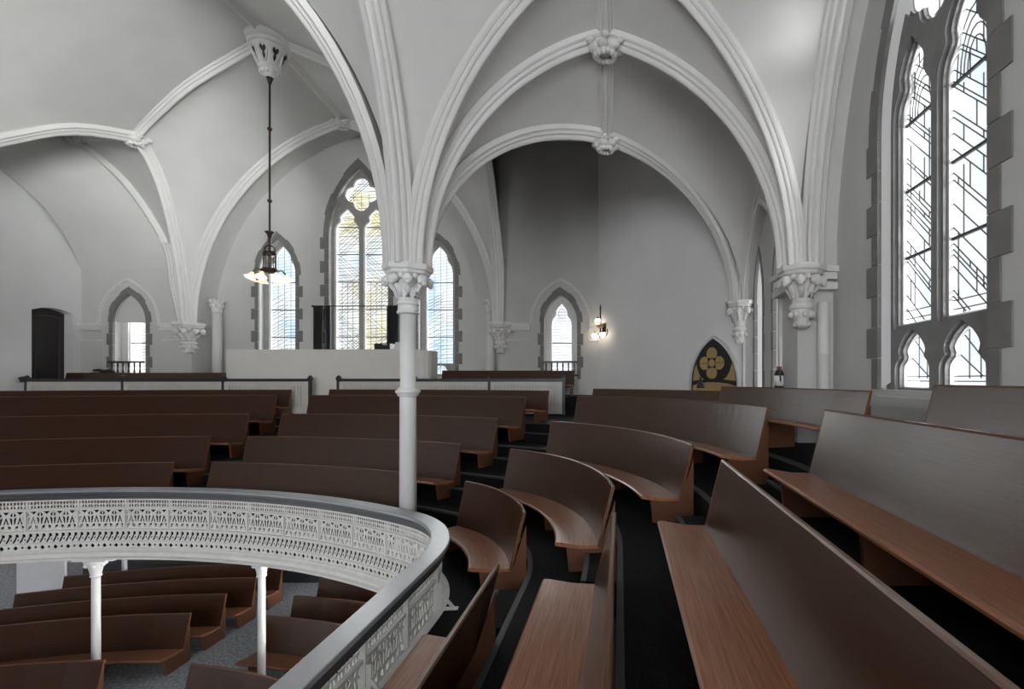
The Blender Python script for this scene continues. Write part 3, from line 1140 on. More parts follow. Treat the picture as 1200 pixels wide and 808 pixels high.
# stepped inner moulding of the tracery and the sloping sill
mb = MB()
Lb = [inset(l, -.035) for l in L_]
mb.plate(arch(RWc, 1.76, -.12, 2.9, 4.94, 14), Lb + [foil(RWc, 4.24, .51)] + [inset(h, -.03) for h in H_[3:5]], -.145, -.10, mp_right)
mb.build('tracery', M['dark_tracery'], wn)
mb = MB()
oa, ob = inset(arch(RWc, 1.76, -.12, 2.9, 4.95, 14), .01), inset(arch(RWc, 1.76, -.12, 2.9, 4.95, 14), .125)
mb.grid([[mp_right(x, z, -.03) for x, z in oa[:-1] + oa[-1:]], [mp_right(x, z, -.135) for x, z in ob]])
mb.build('splayed_reveal', M['wall_white'], wn, fix=False)
mb = MB()
vs = [V(XW - .02, 4.09, -.20), V(XW - .02, 5.85, -.20), V(XW + .26, 5.8, -.08), V(XW + .26, 4.14, -.08),
      V(XW - .02, 4.09, -.32), V(XW - .02, 5.85, -.32), V(XW + .26, 5.8, -.32), V(XW + .26, 4.14, -.32)]
mb.add(vs, [(0, 1, 2, 3), (7, 6, 5, 4), (0, 4, 5, 1), (1, 5, 6, 2), (2, 6, 7, 3), (3, 7, 4, 0)])
mb.build('sill', M['wall'], wn)

# ------------------------------------------------------------------ vault
def half_arch(P0, P1, n=20, flat=False):
    P0, P1 = Vector(P0), Vector(P1)
    hz = Vector((P1.x - P0.x, P1.y - P0.y, 0))
    L, H = hz.length, P1.z - P0.z
    hz.normalize()
    out = []
    R = (L * L + H * H) / (2 * L)
    if flat or R < L:
        for i in range(n + 1):
            t = math.pi / 2 * i / n
            out.append(P0 + hz * (L * (1 - math.cos(t))) + Vector((0, 0, H * math.sin(t))))
    else:
        tm = math.asin(min(1, H / R))
        for i in range(n + 1):
            t = tm * i / n
            out.append(P0 + hz * (R * (1 - math.cos(t))) + Vector((0, 0, R * math.sin(t))))
    return out


def straight(a, b, n=20, sag=0.0):
    a, b = Vector(a), Vector(b)
    return [a.lerp(b, i / n) + Vector((0, 0, sag * math.sin(math.pi * i / n))) for i in range(n + 1)]


def coons(mb, c0, c1, d0, d1):
    """c0: p00->p10, c1: p01->p11, d0: p00->p01, d1: p10->p11"""
    n, m = len(c0) - 1, len(d0) - 1
    rows = []
    for i in range(n + 1):
        u = i / n
        r = []
        for j in range(m + 1):
            v = j / m
            p = (c0[i] * (1 - v) + c1[i] * v + d0[j] * (1 - u) + d1[j] * u
                 - (c0[0] * ((1 - u) * (1 - v)) + c0[-1] * (u * (1 - v)) + c1[0] * ((1 - u) * v) + c1[-1] * (u * v)))
            r.append(p)
        rows.append(r)
    mb.grid(rows)


def ruled(mb, a, b, n=10):
    m = min(len(a), len(b))
    rows = [[a[i].lerp(b[i], j / n) for j in range(n + 1)] for i in range(m)]
    mb.grid(rows)


def mir(pts): return [Vector((2 * X0 - p.x, p.y, p.z)) for p in pts]


C, R = V(-3.05, 6.95, SP), V(2.62, 7.0, SP)
Br = V(2.46, 10.15, SP)
Pb = V(-3.5, 13.85, SP)
K1, K2, XC = V(X0, 6.95, 7.55), V(-3.05, 1.9, 7.55), V(X0, 1.9, 8.2)
N = V(X0, 10.97, 7.8)
WA = V(X0, 13.95, 7.47)
B158 = W(158, 158, 12.26)
B90 = W(90, 161, 13.0)
SF = resample(catmull([V(-12.7, 7.0, SP), V(-12.66, 7.35, 2.45), V(-12.6, 8.0, 3.32), V(-12.55, 8.9, 4.22), V(-12.5, 9.75, 4.92), V(-12.42, 10.9, 5.72), B158]), 20)     # left, from the near column
SB = resample(catmull([V(-12.4, 13.85, SP), W(212, 310, 13.68), W(196, 235, 13.2), W(178, 188, 12.75), B158]), 20)                     # left, from the back corbel
A1 = half_arch(V(-3.22, 6.95, SP), K1)
A2 = half_arch(V(-3.05, 6.78, SP), K2)
WL = half_arch(V(-12.4, 13.95, SP), WA)
RN = resample(catmull([B158, W(190, 126, 11.85), W(230, 93, 11.45), N]), 20)
B3 = V(-.15, 5.8, 5.45)
T3L, T3R = half_arch(V(-2.92, 6.85, SP), B3), half_arch(V(2.5, 6.85, SP), B3)
BO2, BO1 = V(-.22, 7.05, 5.0), V(-.26, 8.55, 4.30)
T4L, T4R = half_arch(V(-2.87, 6.98, SP), BO2), half_arch(V(2.42, 7.02, SP), BO2)
T5L, T5R = half_arch(V(-2.92, 7.05, SP), BO1, flat=True), half_arch(V(2.42, 10.1, SP), BO1)
NR, WRA = V(-.15, 1.9, 7.7), V(2.78, 1.9, 7.55)
WR_ = half_arch(V(2.72, 6.86, SP), WRA)
wallarch = half_arch(V(2.56, 7.2, SP), V(2.56, 8.7, 3.75), 10) + list(reversed(half_arch(V(2.56, 10.1, SP), V(2.56, 8.7, 3.75), 10)))[1:]

mb = MB()
# back arm, four cells
for f in (lambda p: p, mir):
    coons(mb, f(WL), f(RN), f(SB), f(straight(WA, N)))
    coons(mb, f(mir(A1)), f(RN), f(SF), f(straight(K1, N)))
# crossing
A2m, A1l = A2, A1
coons(mb, A1, straight(K2, XC), A2, straight(K1, XC))
coons(mb, mir(A1), mir(straight(K2, XC)), mir(A2), straight(K1, XC))
# right arm
coons(mb, A2, straight(B3, NR), T3L, straight(K2, NR))
coons(mb, WR_, straight(B3, NR), T3R, straight(WRA, NR))
# aisle bay beyond
ruled(mb, T3L, T4L, 6); ruled(mb, T3R, T4R, 6)
ruled(mb, T4L, T5L, 10)
coons(mb, T4R, T5R, wallarch, straight(BO2, BO1))
# soffit of the recessed window walls
ruled(mb, WL, [p + Vector((0, .9, 0)) for p in WL], 4); ruled(mb, mir(WL), [p + Vector((0, .9, 0)) for p in mir(WL)], 4)
ruled(mb, WR_, [p + Vector((.40, .12, 0)) for p in WR_], 4)
# corner bay on the door side
EL = resample(catmull([V(-15.6, 14.15, 1.7), V(-15.6, 14.12, 2.5), V(-15.6, 14.0, 3.2), W(62, 255, 13.22), W(0, 198, 12.17), V(-15.6, 10.6, 5.75), V(-15.6, 8.0, 5.9)]), 20)
DR = resample(catmull([V(-12.55, 14.08, SP), V(-12.72, 14.06, 2.6), W(200, 295, 13.95), W(150, 215, 13.55), B90]), 20)
ruled(mb, SB, DR, 6)
ruled(mb, DR, EL[:13] if False else resample(EL[:14], 20), 10)
ruled(mb, list(reversed(SF)), resample(EL[13:], 20), 10)
mb.grid([[B158, B158.lerp(B90, .5), B90], [SF[-2], EL[13].lerp(SF[-2], .5), EL[13]]])
ceil = mb.build('ceiling', M['vault'], smooth=True, fix=False)
tag(ceil, 'pale grey plaster rib vaults over the church', kind='structure')
mb = MB()                                  # flat upper ceiling closing the roof space over the aisle bay
mb.box(V(-1.2, 10.8, 7.12), (4.4, 6.6, .2))
mb.box(V(-8, 2, TOP + .1), (24, 27, .2))
mb.build('roof_slab', M['unseen_dark'], ceil)

RIBP = [(-.165, -.06), (-.165, .03), (-.135, .055), (-.115, .05), (-.10, .10), (-.075, .115), (-.055, .105), (-.045, .155), (-.02, .185), (0, .19)]
RIBP = RIBP + [(-a, b) for a, b in reversed(RIBP[:-1])]


def rib(pts, side, towards, sc=1.0, name='rib'):
    side = Vector(side).normalized()
    rows = []
    for i, p in enumerate(pts):
        t = (pts[min(i + 1, len(pts) - 1)] - pts[max(i - 1, 0)]).normalized()
        s = (side - t * side.dot(t)).normalized()
        n = s.cross(t).normalized()
        if n.dot(Vector(towards) - p) < 0: n = -n
        rows.append([p + s * (a * sc) + n * (b * sc) for a, b in RIBP])
    mb = MB()
    mb.sweep(rows)
    return mb.build(name, M['rib'], ceil, angle=40)


low = V(X0, 7, 0)
rib(A1, (0, 1, 0), V(X0, 6.95, SP)); rib(mir(A1), (0, 1, 0), V(X0, 6.95, SP))
rib(A2, (1, 0, 0), V(-3.05, 1.9, SP))
rib(T3L, (.35, .94, 0), V(-.15, 5.8, SP), .82); rib(T3R, (-.37, .93, 0), V(-.15, 5.8, SP), .82)
rib(T4L, (0, 1, 0), V(-.2, 7, SP), .82); rib(T4R, (0, 1, 0), V(-.2, 7, SP), .82)
rib(T5L, (-.5, .87, 0), V(-.26, 8.55, SP - 1), .82); rib(T5R, (.5, .87, 0), V(-.26, 8.55, SP - 1), .82)
rib(WR_, (1, 0, 0), V(2.7, 1.9, SP))
rib([p + Vector((.06, 0, 0)) for p in wallarch], (1, 0, 0), V(2.5, 8.7, SP), .5)
rib(WL, (0, 1, 0), V(X0, 13.9, SP)); rib(mir(WL), (0, 1, 0), V(X0, 13.9, SP))
rib(SF, (1, 0, 0), V(-12.5, 11, SP)); rib(SB, (1, 0, 0), V(-12.5, 11, SP))
rib(mir(SF), (1, 0, 0), V(-3.4, 11, SP)); rib(mir(SB), (1, 0, 0), V(-3.4, 11, SP))
DRR = resample(catmull([V(-12.52, 13.88, SP), W(206, 335, 13.88), W(196, 285, 13.82), W(150, 215, 13.5), B90]), 20)
rib(DRR, (.6, .8, 0), V(-13.8, 12, SP), .8)
down = lambda p: V(p.x, p.y, -20)
rib(straight(N, WA), (1, 0, 0), V(X0, 12, -9), .8)
rib(straight(N, K1), (1, 0, 0), V(X0, 9, -9), .8)
rib(RN, (0, 1, 0), V(-10, 11.4, -9), .8); rib(mir(RN), (0, 1, 0), V(-6, 11.4, -9), .8)
rib(straight(BO2, BO1), (1, 0, 0), V(-.2, 8, -9), .75)
rib(straight(BO2 + Vector((0, -.04, 0)), B3), (1, 0, 0), V(-.2, 2, 4.5), .75)
rib(straight(B3, NR), (1, 0, 0), V(-.2, 4, -9), .75)
rib(straight(K1, XC), (1, 0, 0), V(X0, 4, -9), .8); rib(straight(K2, XC), (0, 1, 0), V(-5, 2, -9), .8)
rib(straight(B158, B90), (0, 1, 0), V(-13, 12.5, -9), .6)
rib(straight(V(-3.4, 13.95, 6.98), V(-.2, 13.95, 6.98)), (0, 0, 1), V(-2, 9, 6.98), .55)


def boss(c, r, seed):
    rnd = random.Random(seed)
    mb = MB()
    mb.ball(c, r * .52, 1, 1, .8)
    for k in range(6):
        a = k * math.pi / 3 + .3
        for q, rr, dz in ((.62, .36, .05), (.95, .26, .14)):
            p = Vector(c) + Vector((math.cos(a + .25 * (q > .8)) * r * q, math.sin(a + .25 * (q > .8)) * r * q, r * dz * (1 if q > .8 else -2)))
            mb.ball(p, r * rr * rnd.uniform(.85, 1.15), 1, 1, .75, 8, 6)
        for b in range(2):
            a2 = a + .5 * b
            mb.ball(Vector(c) + Vector((math.cos(a2) * r * .5, math.sin(a2) * r * .5, -r * .42)), r * .2, 1, 1, 1, 7, 5)
    return mb.build('boss', M['rib'], ceil, smooth=True)


boss(BO2 + Vector((0, 0, -.17)), .26, 1)
boss(BO1 + Vector((0, 0, -.14)), .23, 2)
boss(B158 + Vector((0, 0, -.13)), .28, 3)
boss(B90 + Vector((0, 0, -.10)), .28, 4)
boss(WA + Vector((0, -.1, -.14)), .25, 5)
boss(mir([B158])[0] + Vector((0, 0, -.13)), .24, 6)
# pendant canopy over the chandelier
pc = V(X0, 10.97, 0)
cano = empty('ceiling_pendant', V(X0, 10.97, 6.75))
tag(cano, 'carved plaster pendant with pointed openings where the vault ribs meet above the chandelier', 'ceiling pendant')
mb = MB()
mb.lathe(pc, [(.03, 6.70), (.05, 6.78), (.085, 6.86)], 16)
mb.build('tip', M['bronze'], cano, smooth=True)
mb = MB()
mb.lathe(pc, [(.085, 6.84), (.15, 6.92), (.17, 6.97), (.22, 7.0), (.23, 7.04), (.19, 7.07)], 20)
cup = mb.build('cup', M['rib'], cano, angle=40)
mb = MB()
for k in range(10):
    a = k * math.pi / 5
    mb.ball(pc + Vector((math.cos(a) * .165, math.sin(a) * .165, 6.94)), .045, 1, 1, 1.2, 7, 5)
mb.build('leaf_carving', M['rib'], cup, smooth=True)
mb = MB()
mb.lathe(pc, [(.18, 7.05), (.23, 7.15), (.30, 7.32), (.35, 7.46), (.36, 7.50)], 24)
mb.build('drum', M['rib'], cano, angle=50)
mb = MB()
mb.lathe(pc, [(.35, 7.48), (.41, 7.50), (.42, 7.55), (.38, 7.58), (.45, 7.61), (.47, 7.68), (.46, 7.74), (.40, 7.9)], 28)
mb.build('rim', M['rib'], cano, angle=40)
for k in range(8):
    a = 2 * math.pi * k / 8 + .2
    er, et = Vector((math.cos(a), math.sin(a), 0)), Vector((-math.sin(a), math.cos(a), 0))
    def mpn(x, z, n): return pc + er * (.188 + (z - 7.07) * .40 + n) + et * x + Vector((0, 0, z))
    ol = [(0, 7.12), (.028, 7.20), (.02, 7.27), (.055, 7.32), (.06, 7.38), (.03, 7.40), (.0, 7.36), (-.03, 7.40), (-.06, 7.38), (-.055, 7.32), (-.02, 7.27), (-.028, 7.20)]
    mb = MB()
    mb.plate(ol, [], .0, .012, mpn)
    mb.build('opening', M['black'], cano)  # black plate, the shade inside the niche put into its colour
    fr = arch(0, .20, 7.26, 7.30, 7.45, 6)
    fr[0], fr[-1] = (-.03, 7.10), (.03, 7.10)
    mb = MB()
    mb.plate(fr, [inset(fr, .022)], .0, .035, mpn)
    mb.build('opening_mould', M['rib'], cano)

# ------------------------------------------------------------------ column and corbels
def capital(mb_list, c, r, zt, sc=1.0):
    """abacus, leaf balls, bell and necking below level zt"""
    c0 = Vector((c[0], c[1], E))
    ab = MB()
    a8 = math.pi / 8
    ab.lathe(c0, [(.25 * sc, zt - .16 * sc), (.30 * sc, zt - .13 * sc), (.305 * sc, zt - .10 * sc), (.335 * sc, zt - .08 * sc), (.345 * sc, zt - .03 * sc), (.335 * sc, zt)], 8, a8)
    leaf = MB()
    for k in range(8):
        a = k * math.pi / 4 + a8
        p = c0 + Vector((math.cos(a) * .27 * sc, math.sin(a) * .27 * sc, zt - .225 * sc))
        leaf.ball(p, .078 * sc, 1, 1, .95, 9, 7)
        leaf.ball(p + Vector((math.cos(a) * .03, math.sin(a) * .03, -.045)) * 1.0, .045 * sc, 1, 1, 1, 7, 5)
        leaf.tube([c0 + Vector((math.cos(a) * r, math.sin(a) * r, zt - .46 * sc)), c0 + Vector((math.cos(a) * (r + .03), math.sin(a) * (r + .03), zt - .36 * sc)), p],
                  [.04 * sc, .045 * sc, .035 * sc], 6)
        a += math.pi / 8
        leaf.ball(c0 + Vector((math.cos(a) * .24 * sc, math.sin(a) * .24 * sc, zt - .18 * sc)), .045 * sc, 1, 1, 1, 7, 5)
    return ab, leaf


col = empty('gallery_column', V(-3.05, 6.95, TIER[0]))
tag(col, 'tall slender white column with leafy capital rising behind the gallery balustrade', 'column')
cc = (-3.05, 6.95)
ab, lf = capital(None, cc, .13, SP + .02)
capo = ab.build('capital', M['column'], col, angle=40)
lf.build('leaf_carving', M['column'], capo, smooth=True)
mb = MB(); c0 = V(*cc, 0)
mb.lathe(c0, [(.125, 1.05), (.13, 1.12), (.15, 1.2), (.21, 1.42), (.24, 1.46)], 24); mb.build('bell', M['column'], capo, smooth=True)
mb = MB(); mb.lathe(c0, [(.12, .93), (.15, .945), (.15, .975), (.135, .985), (.135, 1.06), (.15, 1.075), (.15, 1.10), (.12, 1.12)], 24)
mb.build('necking', M['column'], col, angle=40)
mb = MB(); mb.lathe(c0, [(.118, TIER[0] + .2), (.112, -.24), (.112, -.18), (.105, -.17), (.105, .95)], 28); mb.build('shaft', M['column'], col, smooth=True)
mb = MB(); mb.lathe(c0, [(.115, -.25), (.145, -.225), (.15, -.20), (.17, -.185), (.17, -.16), (.14, -.14), (.115, -.11)], 28); mb.build('ring', M['column'], col, angle=40)
mb = MB(); mb.lathe(c0, [(.2, TIER[0]), (.2, TIER[0] + .08), (.17, TIER[0] + .12), (.18, TIER[0] + .16), (.13, TIER[0] + .22)], 24); mb.build('base', M['column'], col, angle=40)
mb = MB()                                  # stilt block the ribs spring from
mb.lathe(c0, [(.24, SP), (.20, SP + .5), (.12, SP + 1.1)], 16); mb.build('springer', M['rib'], ceil, smooth=True)


def corbel(x, y, label, sc=1.0):
    t = empty('corbel', V(x, y, .75))
    tag(t, label, 'corbel', 'leafy wall corbels under the vault ribs')
    ab, lf = capital(None, (x, y), .13, SP + .02, sc)
    a = ab.build('abacus', M['rib'], t, angle=40)
    lf.build('leaf_carving', M['rib'], t, smooth=True)
    mb = MB(); c = V(x, y, 0)
    mb.lathe(c, [(.12 * sc, 1.05), (.14 * sc, 1.14), (.2 * sc, 1.40), (.23 * sc, 1.47)], 16); mb.build('bell', M['rib'], t, smooth=True)
    mb = MB(); mb.lathe(c, [(.13 * sc, 1.0), (.17 * sc, 1.02), (.17 * sc, 1.06), (.15 * sc, 1.09)], 16); mb.build('ring', M['rib'], t)
    mb = MB()
    mb.lathe(c, [(.06 * sc, .74), (.12 * sc, .80), (.10 * sc, .86), (.15 * sc, .93), (.14 * sc, 1.02)], 12)
    for k in range(8):
        q = k * math.pi / 4
        mb.ball(c + Vector((math.cos(q) * .15 * sc, math.sin(q) * .15 * sc, .93)), .05 * sc, 1, 1, 1, 7, 5)
        mb.ball(c + Vector((math.cos(q) * .09 * sc, math.sin(q) * .09 * sc, .79)), .04 * sc, 1, 1, 1, 7, 5)
    mb.build('pendant', M['rib'], t, smooth=True)
    return t


corbel(2.62, 7.0, 'leafy corbel on the pier beside the tall leaded window')
corbel(2.5, 10.12, 'leafy corbel at the edge of the white corner wall', .9)
corbel(-3.45, 13.92, 'leafy corbel beside the small window with black sill bars near the wall lamp', 1.05)
corbel(-12.42, 13.92, 'leafy corbel between the small window near the door and the chandelier window', 1.15)
# string courses
for i, (a, b, lab) in enumerate(((V(-13.25, 14, 1.5), V(-12.4, 14, 1.5), 'beside the corbel near the door'), (V(-15.6, 14, 1.5), V(-15.0, 14, 1.5), 'in the corner by the door'),
                                 (V(-3.4, 14, 1.5), V(-2.6, 14, 1.5), 'beside the corbel near the wall lamp'), (V(-.9, 14, 1.5), V(-.55, 14, 1.5), 'under the arched hood by the wall lamp'))):
    mb = MB()
    for z0, z1, pz in ((1.55, 1.62, .13), (1.48, 1.55, .09), (1.42, 1.47, .11), (1.12, 1.16, .04)):
        mb.box(Vector(((a.x + b.x) / 2, 14 - pz / 2, E + (z0 + z1) / 2)), (b.x - a.x, pz, z1 - z0))
    tag(mb.build('trim_%d' % (1 + i), M['rib']), 'moulded string course %s' % lab, kind='structure')
mb = MB()
for z0, z1, pz in ((1.55, 1.63, .2), (1.45, 1.55, .14), (1.30, 1.40, .16)):
    mb.box(V(2.85, 7.1 - pz / 2, (z0 + z1) / 2), (.55, pz, z1 - z0))
    mb.box(V(2.6 - pz / 2, 7.45, (z0 + z1) / 2), (pz, .7, z1 - z0))
tag(mb.build('trim_5', M['rib']), 'moulded string course round the right pier', kind='structure')
for x, lab in ((-12.12, 'by the chandelier window'), (-3.9, 'near the wall lamp')):
    t = empty('colonnette', V(x, 14.54, -.45))
    tag(t, 'thin grey colonnette with leafy crown before the back wall %s' % lab, 'colonnette', 'colonnettes of the back recess')
    c = V(x, 14.54, 0)
    mb = MB(); mb.lathe(c, [(.13, -.45), (.12, 2.0)], 18); mb.build('shaft', M['rib'], t, smooth=True)
    mb = MB(); mb.lathe(c, [(.125, 2.0), (.15, 2.02), (.13, 2.06), (.17, 2.3), (.19, 2.36)], 16)
    for k in range(10):
        q = k * math.pi / 5
        mb.ball(c + Vector((math.cos(q) * .17, math.sin(q) * .17, 2.34)), .05, 1, 1, 1.2, 7, 5)
        mb.ball(c + Vector((math.cos(q + .3) * .15, math.sin(q + .3) * .15, 2.2)), .04, 1, 1, 1.2, 7, 5)
    mb.build('crown', M['rib'], t, smooth=True)
t = empty('wall_pipe', V(2.93, 6.98, TIER[4]))
tag(t, 'plain grey vertical pipe standing beside the right pier', 'pipe')
mb = MB(); mb.lathe(V(2.93, 6.98, 0), [(.085, TIER[4]), (.085, .35), (.09, .36), (.09, .38), (.085, .39), (.085, 1.1), (.07, 1.12)], 20); mb.build('tube', M['rib'], t, angle=40)

# ------------------------------------------------------------------ door
dr = empty('door_1', V(-15.85, 13.3, -.45))
tag(dr, 'tall black arched door with thin gold panel line in the white wall', kind='structure')
def mp_door(x, z, n): return V(-15.84 + n, x, z)
leaf = [(12.8, -.45), (12.8, 1.86)] + [(12.8 + 1.0 * t, 1.86 + .12 * math.sin(math.pi * t)) for t in (.15, .3, .45, .6, .75, .88)] + [(13.8, 1.86), (13.8, -.45)]
mb = MB(); mb.plate(leaf, [], -.05, 0, mp_door); mb.build('leaf', M['door'], dr)
pan = [(13.08, .02), (13.08, 1.72)] + [(13.08 + .58 * t, 1.72 + .06 * math.sin(math.pi * t)) for t in (.25, .5, .75)] + [(13.66, 1.72), (13.66, .02)]
mb = MB(); mb.plate(pan, [inset(pan, .018)], 0, .012, mp_door); mb.build('panel_line', M['gold_line'], dr)
mb = MB(); mb.plate(inset(pan, .03), [], 0, .006, mp_door); mb.build('panel', M['door'], dr)
mb = MB(); mb.plate([(12.93, .85), (12.99, .85), (12.99, 1.12), (12.93, 1.12)], [], 0, .02, mp_door)
hp = mb.build('lock_plate', M['brass'], dr)
mb = MB(); mb.tube([V(-15.80, 12.96, .80), V(-15.76, 12.96, .78), V(-15.75, 13.02, .77)], .018); mb.ball(V(-15.77, 12.96, .76), .04); mb.build('handle', M['black'], hp, smooth=True)

# ------------------------------------------------------------------ panelled rails on the platform front
def panel_rail(x0, x1, posts, label, scroll=False):
    y = 12.64
    t = empty('panelled_rail', V((x0 + x1) / 2, y, TIER[4]))
    tag(t, label, 'railing', 'panelled rails before the back platform')
    mb = MB(); mb.box(V((x0 + x1) / 2, y, -.005), (x1 - x0, .10, .05)); mb.box(V((x0 + x1) / 2, y, -.04), (x1 - x0, .06, .03)); mb.build('handrail', M['rail_dark'], t)
    for p in posts:
        mb = MB(); mb.box(V(p, y, -.46), (.07, .07, .92)); mb.box(V(p, y, .03), (.10, .10, .05)); mb.ball(V(p, y, .06), .05); mb.build('post', M['rail_dark'], t)
    for a, b in zip(posts[:-1], posts[1:]):
        def mpp(x, z, n): return V(x, y - n, z)
        mb = MB()
        o = [(a + .035, -.9), (b - .035, -.9), (b - .035, -.06), (a + .035, -.06)]
        h = [(a + .16, -.74), (b - .16, -.74), (b - .16, -.17), (a + .16, -.17)]
        mb.plate(o, [h], 0, .035, mpp)
        pf = mb.build('panel_frame', M['bead'], t)
        nb = int((b - a - .32) / .08)
        ww = (b - a - .32) / nb
        for k in range(nb):
            mb = MB()
            xx = a + .16 + k * ww
            mb.plate([(xx + .004, -.74), (xx + ww - .004, -.74), (xx + ww - .004, -.17), (xx + .004, -.17)], [], -.015, .008, mpp)
            mb.build('beadboard', M['bead'], pf)
        mb = MB(); mb.box(V((a + b) / 2, y - .01, -.72), (b - a - .3, .06, .03)); mb.build('bottom_moulding', M['bead'], pf)
    if scroll:
        mb = MB()
        mb.tube([V(x0 - 1.2, y - .8, -.6), V(x0 - .5, y - .4, -.22), V(x0 - .1, y - .05, -.04), V(x0 + .05, y, .02)], .045)
        mb.lathe(V(x0 - .05, y, 0), [(.05, -.02), (.11, 0), (.11, .05), (.04, .08)], 14)
        mb.build('scroll_end', M['rail_dark'], t, smooth=True)
    return t


panel_rail(-15.53, -8.07, [-15.5, -12.98, -10.36, -8.1], 'long white panelled rail with dark handrail on the door side of the aisle', True)
panel_rail(-7.4, -1.44, [-7.36, -5.37, -3.42, -1.48], 'white panelled rail with dark handrail beyond the tall white column')

# ------------------------------------------------------------------ booth and what is on it
bt = empty('sound_booth', V(-8, 13.1, -.45))
tag(bt, 'plain off-white booth parapet below the large yellow window', 'booth')
mb = MB(); mb.box(V(-7.98, 12.98, .17), (5.14, .06, 1.24)); mb.build('front_panel', M['booth'], bt)
mb = MB()
pts = [(-5.41, 12.955), (-5.28, 12.98), (-5.19, 13.05), (-5.14, 13.16), (-5.14, 13.6), (-5.19, 13.6), (-5.19, 13.16), (-5.23, 13.09), (-5.30, 13.03), (-5.41, 13.005)]
mb.sweep([[V(x, y, z) for x, y in pts] for z in (-.45, .785)])
mb.build('curved_end', M['booth'], bt)
mb = MB(); mb.box(V(-10.52, 13.3, .17), (.06, .6, 1.24)); mb.build('side_panel', M['booth'], bt)
mb = MB(); mb.box(V(-7.98, 12.98, .795), (5.16, .08, .02)); mb.build('cap', M['booth'], bt)
mb = MB(); mb.box(V(-7.98, 13.32, .72), (5.0, .56, .03)); mb.build('desk', M['booth'], bt)
t = empty('equipment_box', V(-6.6, 13.3, .735)); tag(t, 'black equipment case on the booth below the curtain', 'equipment case')
mb = MB(); mb.box(V(-6.48, 13.3, .86), (.42, .3, .24)); mb.build('case', M['black'], t)
mb = MB(); mb.box(V(-6.40, 13.145, .95), (.12, .012, .02)); mb.build('badge', M['white_thing'], t)
t = empty('white_screen', V(-6.18, 13.3, .735)); tag(t, 'small tilted white screen beside the black case on the booth', 'screen')
mb = MB(); mb.bar(V(-6.08, 13.25, .745), V(-6.06, 13.35, 1.02), .28, .02, (0, 1, 0)); mb.build('panel', M['white_thing'], t)
mb = MB(); mb.box(V(-6.07, 13.36, .805), (.06, .12, .13)); mb.build('stand', M['white_thing'], t)

rod = empty('curtain_rod', V(BW, 14.62, 2.2)); tag(rod, 'thin dark curtain rod across the large yellow window', 'curtain rod')
mb = MB(); mb.tube([V(-9.3, 14.62, 2.22), V(-6.75, 14.62, 2.22)], .016); mb.build('bar', M['black'], rod)
for x in (-9.3, -6.75):
    mb = MB(); mb.ball(V(x, 14.62, 2.22), .035); mb.build('finial', M['black'], rod)
    mb = MB(); mb.tube([V(x * .995, 14.62, 2.22), V(x * .995, 14.81, 2.22)], .012); mb.build('bracket', M['black'], rod)


def curtain(x0, x1, folds, label, lean=0.0):
    mb = MB()
    n = folds * 8
    rows = []
    for sgn in (0, 1):
        pass
    front, ncol = [], n
    for j in range(9):
        z = 2.24 - (2.24 + .45) * j / 8
        r = []
        for i in range(n + 1):
            t = i / n
            wv = math.sin(t * folds * 2 * math.pi) * (.035 + .02 * j / 8)
            x = x0 + (x1 - x0) * t * (1 - .12 * j / 8) + lean * j / 8
            r.append(V(x, 14.62 + wv, z))
        for i in range(n, -1, -1):
            p = r[i]
            r.append(p + Vector((0, .012, 0)))
        rows.append(r)
    mb.sweep(rows)
    o = mb.build('curtain', M['curtain'], smooth=True)
    tag(o, label, 'curtain', 'charcoal curtains on the rod')
    return o


curtain(-9.28, -8.98, 4, 'charcoal curtain gathered at the chandelier end of the rod')
curtain(-8.9, -8.77, 2, 'narrow charcoal curtain strip hanging beside the gathered curtain', .03)
curtain(-7.06, -6.72, 4, 'charcoal curtain gathered at the column end of the rod')

# ------------------------------------------------------------------ sill railings
for cx, lab in ((-14.2, 'small black railing in the sill of the window near the door'), (-1.73, 'small black railing in the sill of the window near the wall lamp')):
    t = empty('sill_railing', V(cx, 13.95, 0)); tag(t, lab, 'railing', 'black window sill railings')
    mb = MB(); mb.box(V(cx, 13.9, .50), (1.02, .05, .05)); mb.build('top_rail', M['black'], t)
    mb = MB(); mb.box(V(cx, 13.9, .12), (1.02, .05, .05)); mb.build('bottom_rail', M['black'], t)
    for k in range(6):
        x = cx - .4 + .16 * k
        mb = MB(); mb.lathe(V(x, 13.9, 0), [(.018, .14), (.028, .22), (.016, .32), (.026, .40), (.018, .48)], 8); mb.build('baluster', M['black'], t, smooth=True)
mb = MB()
rnd = random.Random(5)
for k in range(9):
    mb.ball(V(-14.95 + .06 * k + rnd.uniform(-.03, .03), 13.78 + rnd.uniform(-.03, .03), .24 + rnd.uniform(-.02, .03)), .07, 1.3, 1, .5, 8, 6)
mb.box(V(-14.75, 13.79, -.1), (.5, .2, .6))
o = mb.build('folded_jacket', M['fabric_black'], smooth=True)
tag(o, 'crumpled black jacket lying behind the rear pew by the door', 'jacket')

# ------------------------------------------------------------------ chandelier
cx, cy = X0, 10.97
ch = empty('chandelier', V(cx, cy, 6.72))
tag(ch, 'bronze chandelier with a ring of glowing glass shades hanging on a long rod', 'chandelier')
mb = MB(); mb.tube([V(cx, cy, 6.75), V(cx, cy, 2.9)], .022); mb.build('rod', M['bronze'], ch)
for z in (5.68, 4.05):
    mb = MB(); mb.ball(V(cx, cy, z), .05); mb.build('rod_knob', M['bronze'], ch, smooth=True)
c = V(cx, cy, 0)
mb = MB(); mb.lathe(c, [(.02, 3.16), (.035, 3.2), (.05, 3.28), (.10, 3.34), (.10, 3.35)], 12); mb.build('funnel', M['bronze'], ch, smooth=True)
mb = MB(); mb.lathe(c, [(.11, 2.80), (.135, 2.81), (.14, 2.87), (.12, 2.90), (.10, 2.90)], 20); mb.build('upper_ring', M['bronze'], ch, angle=40)
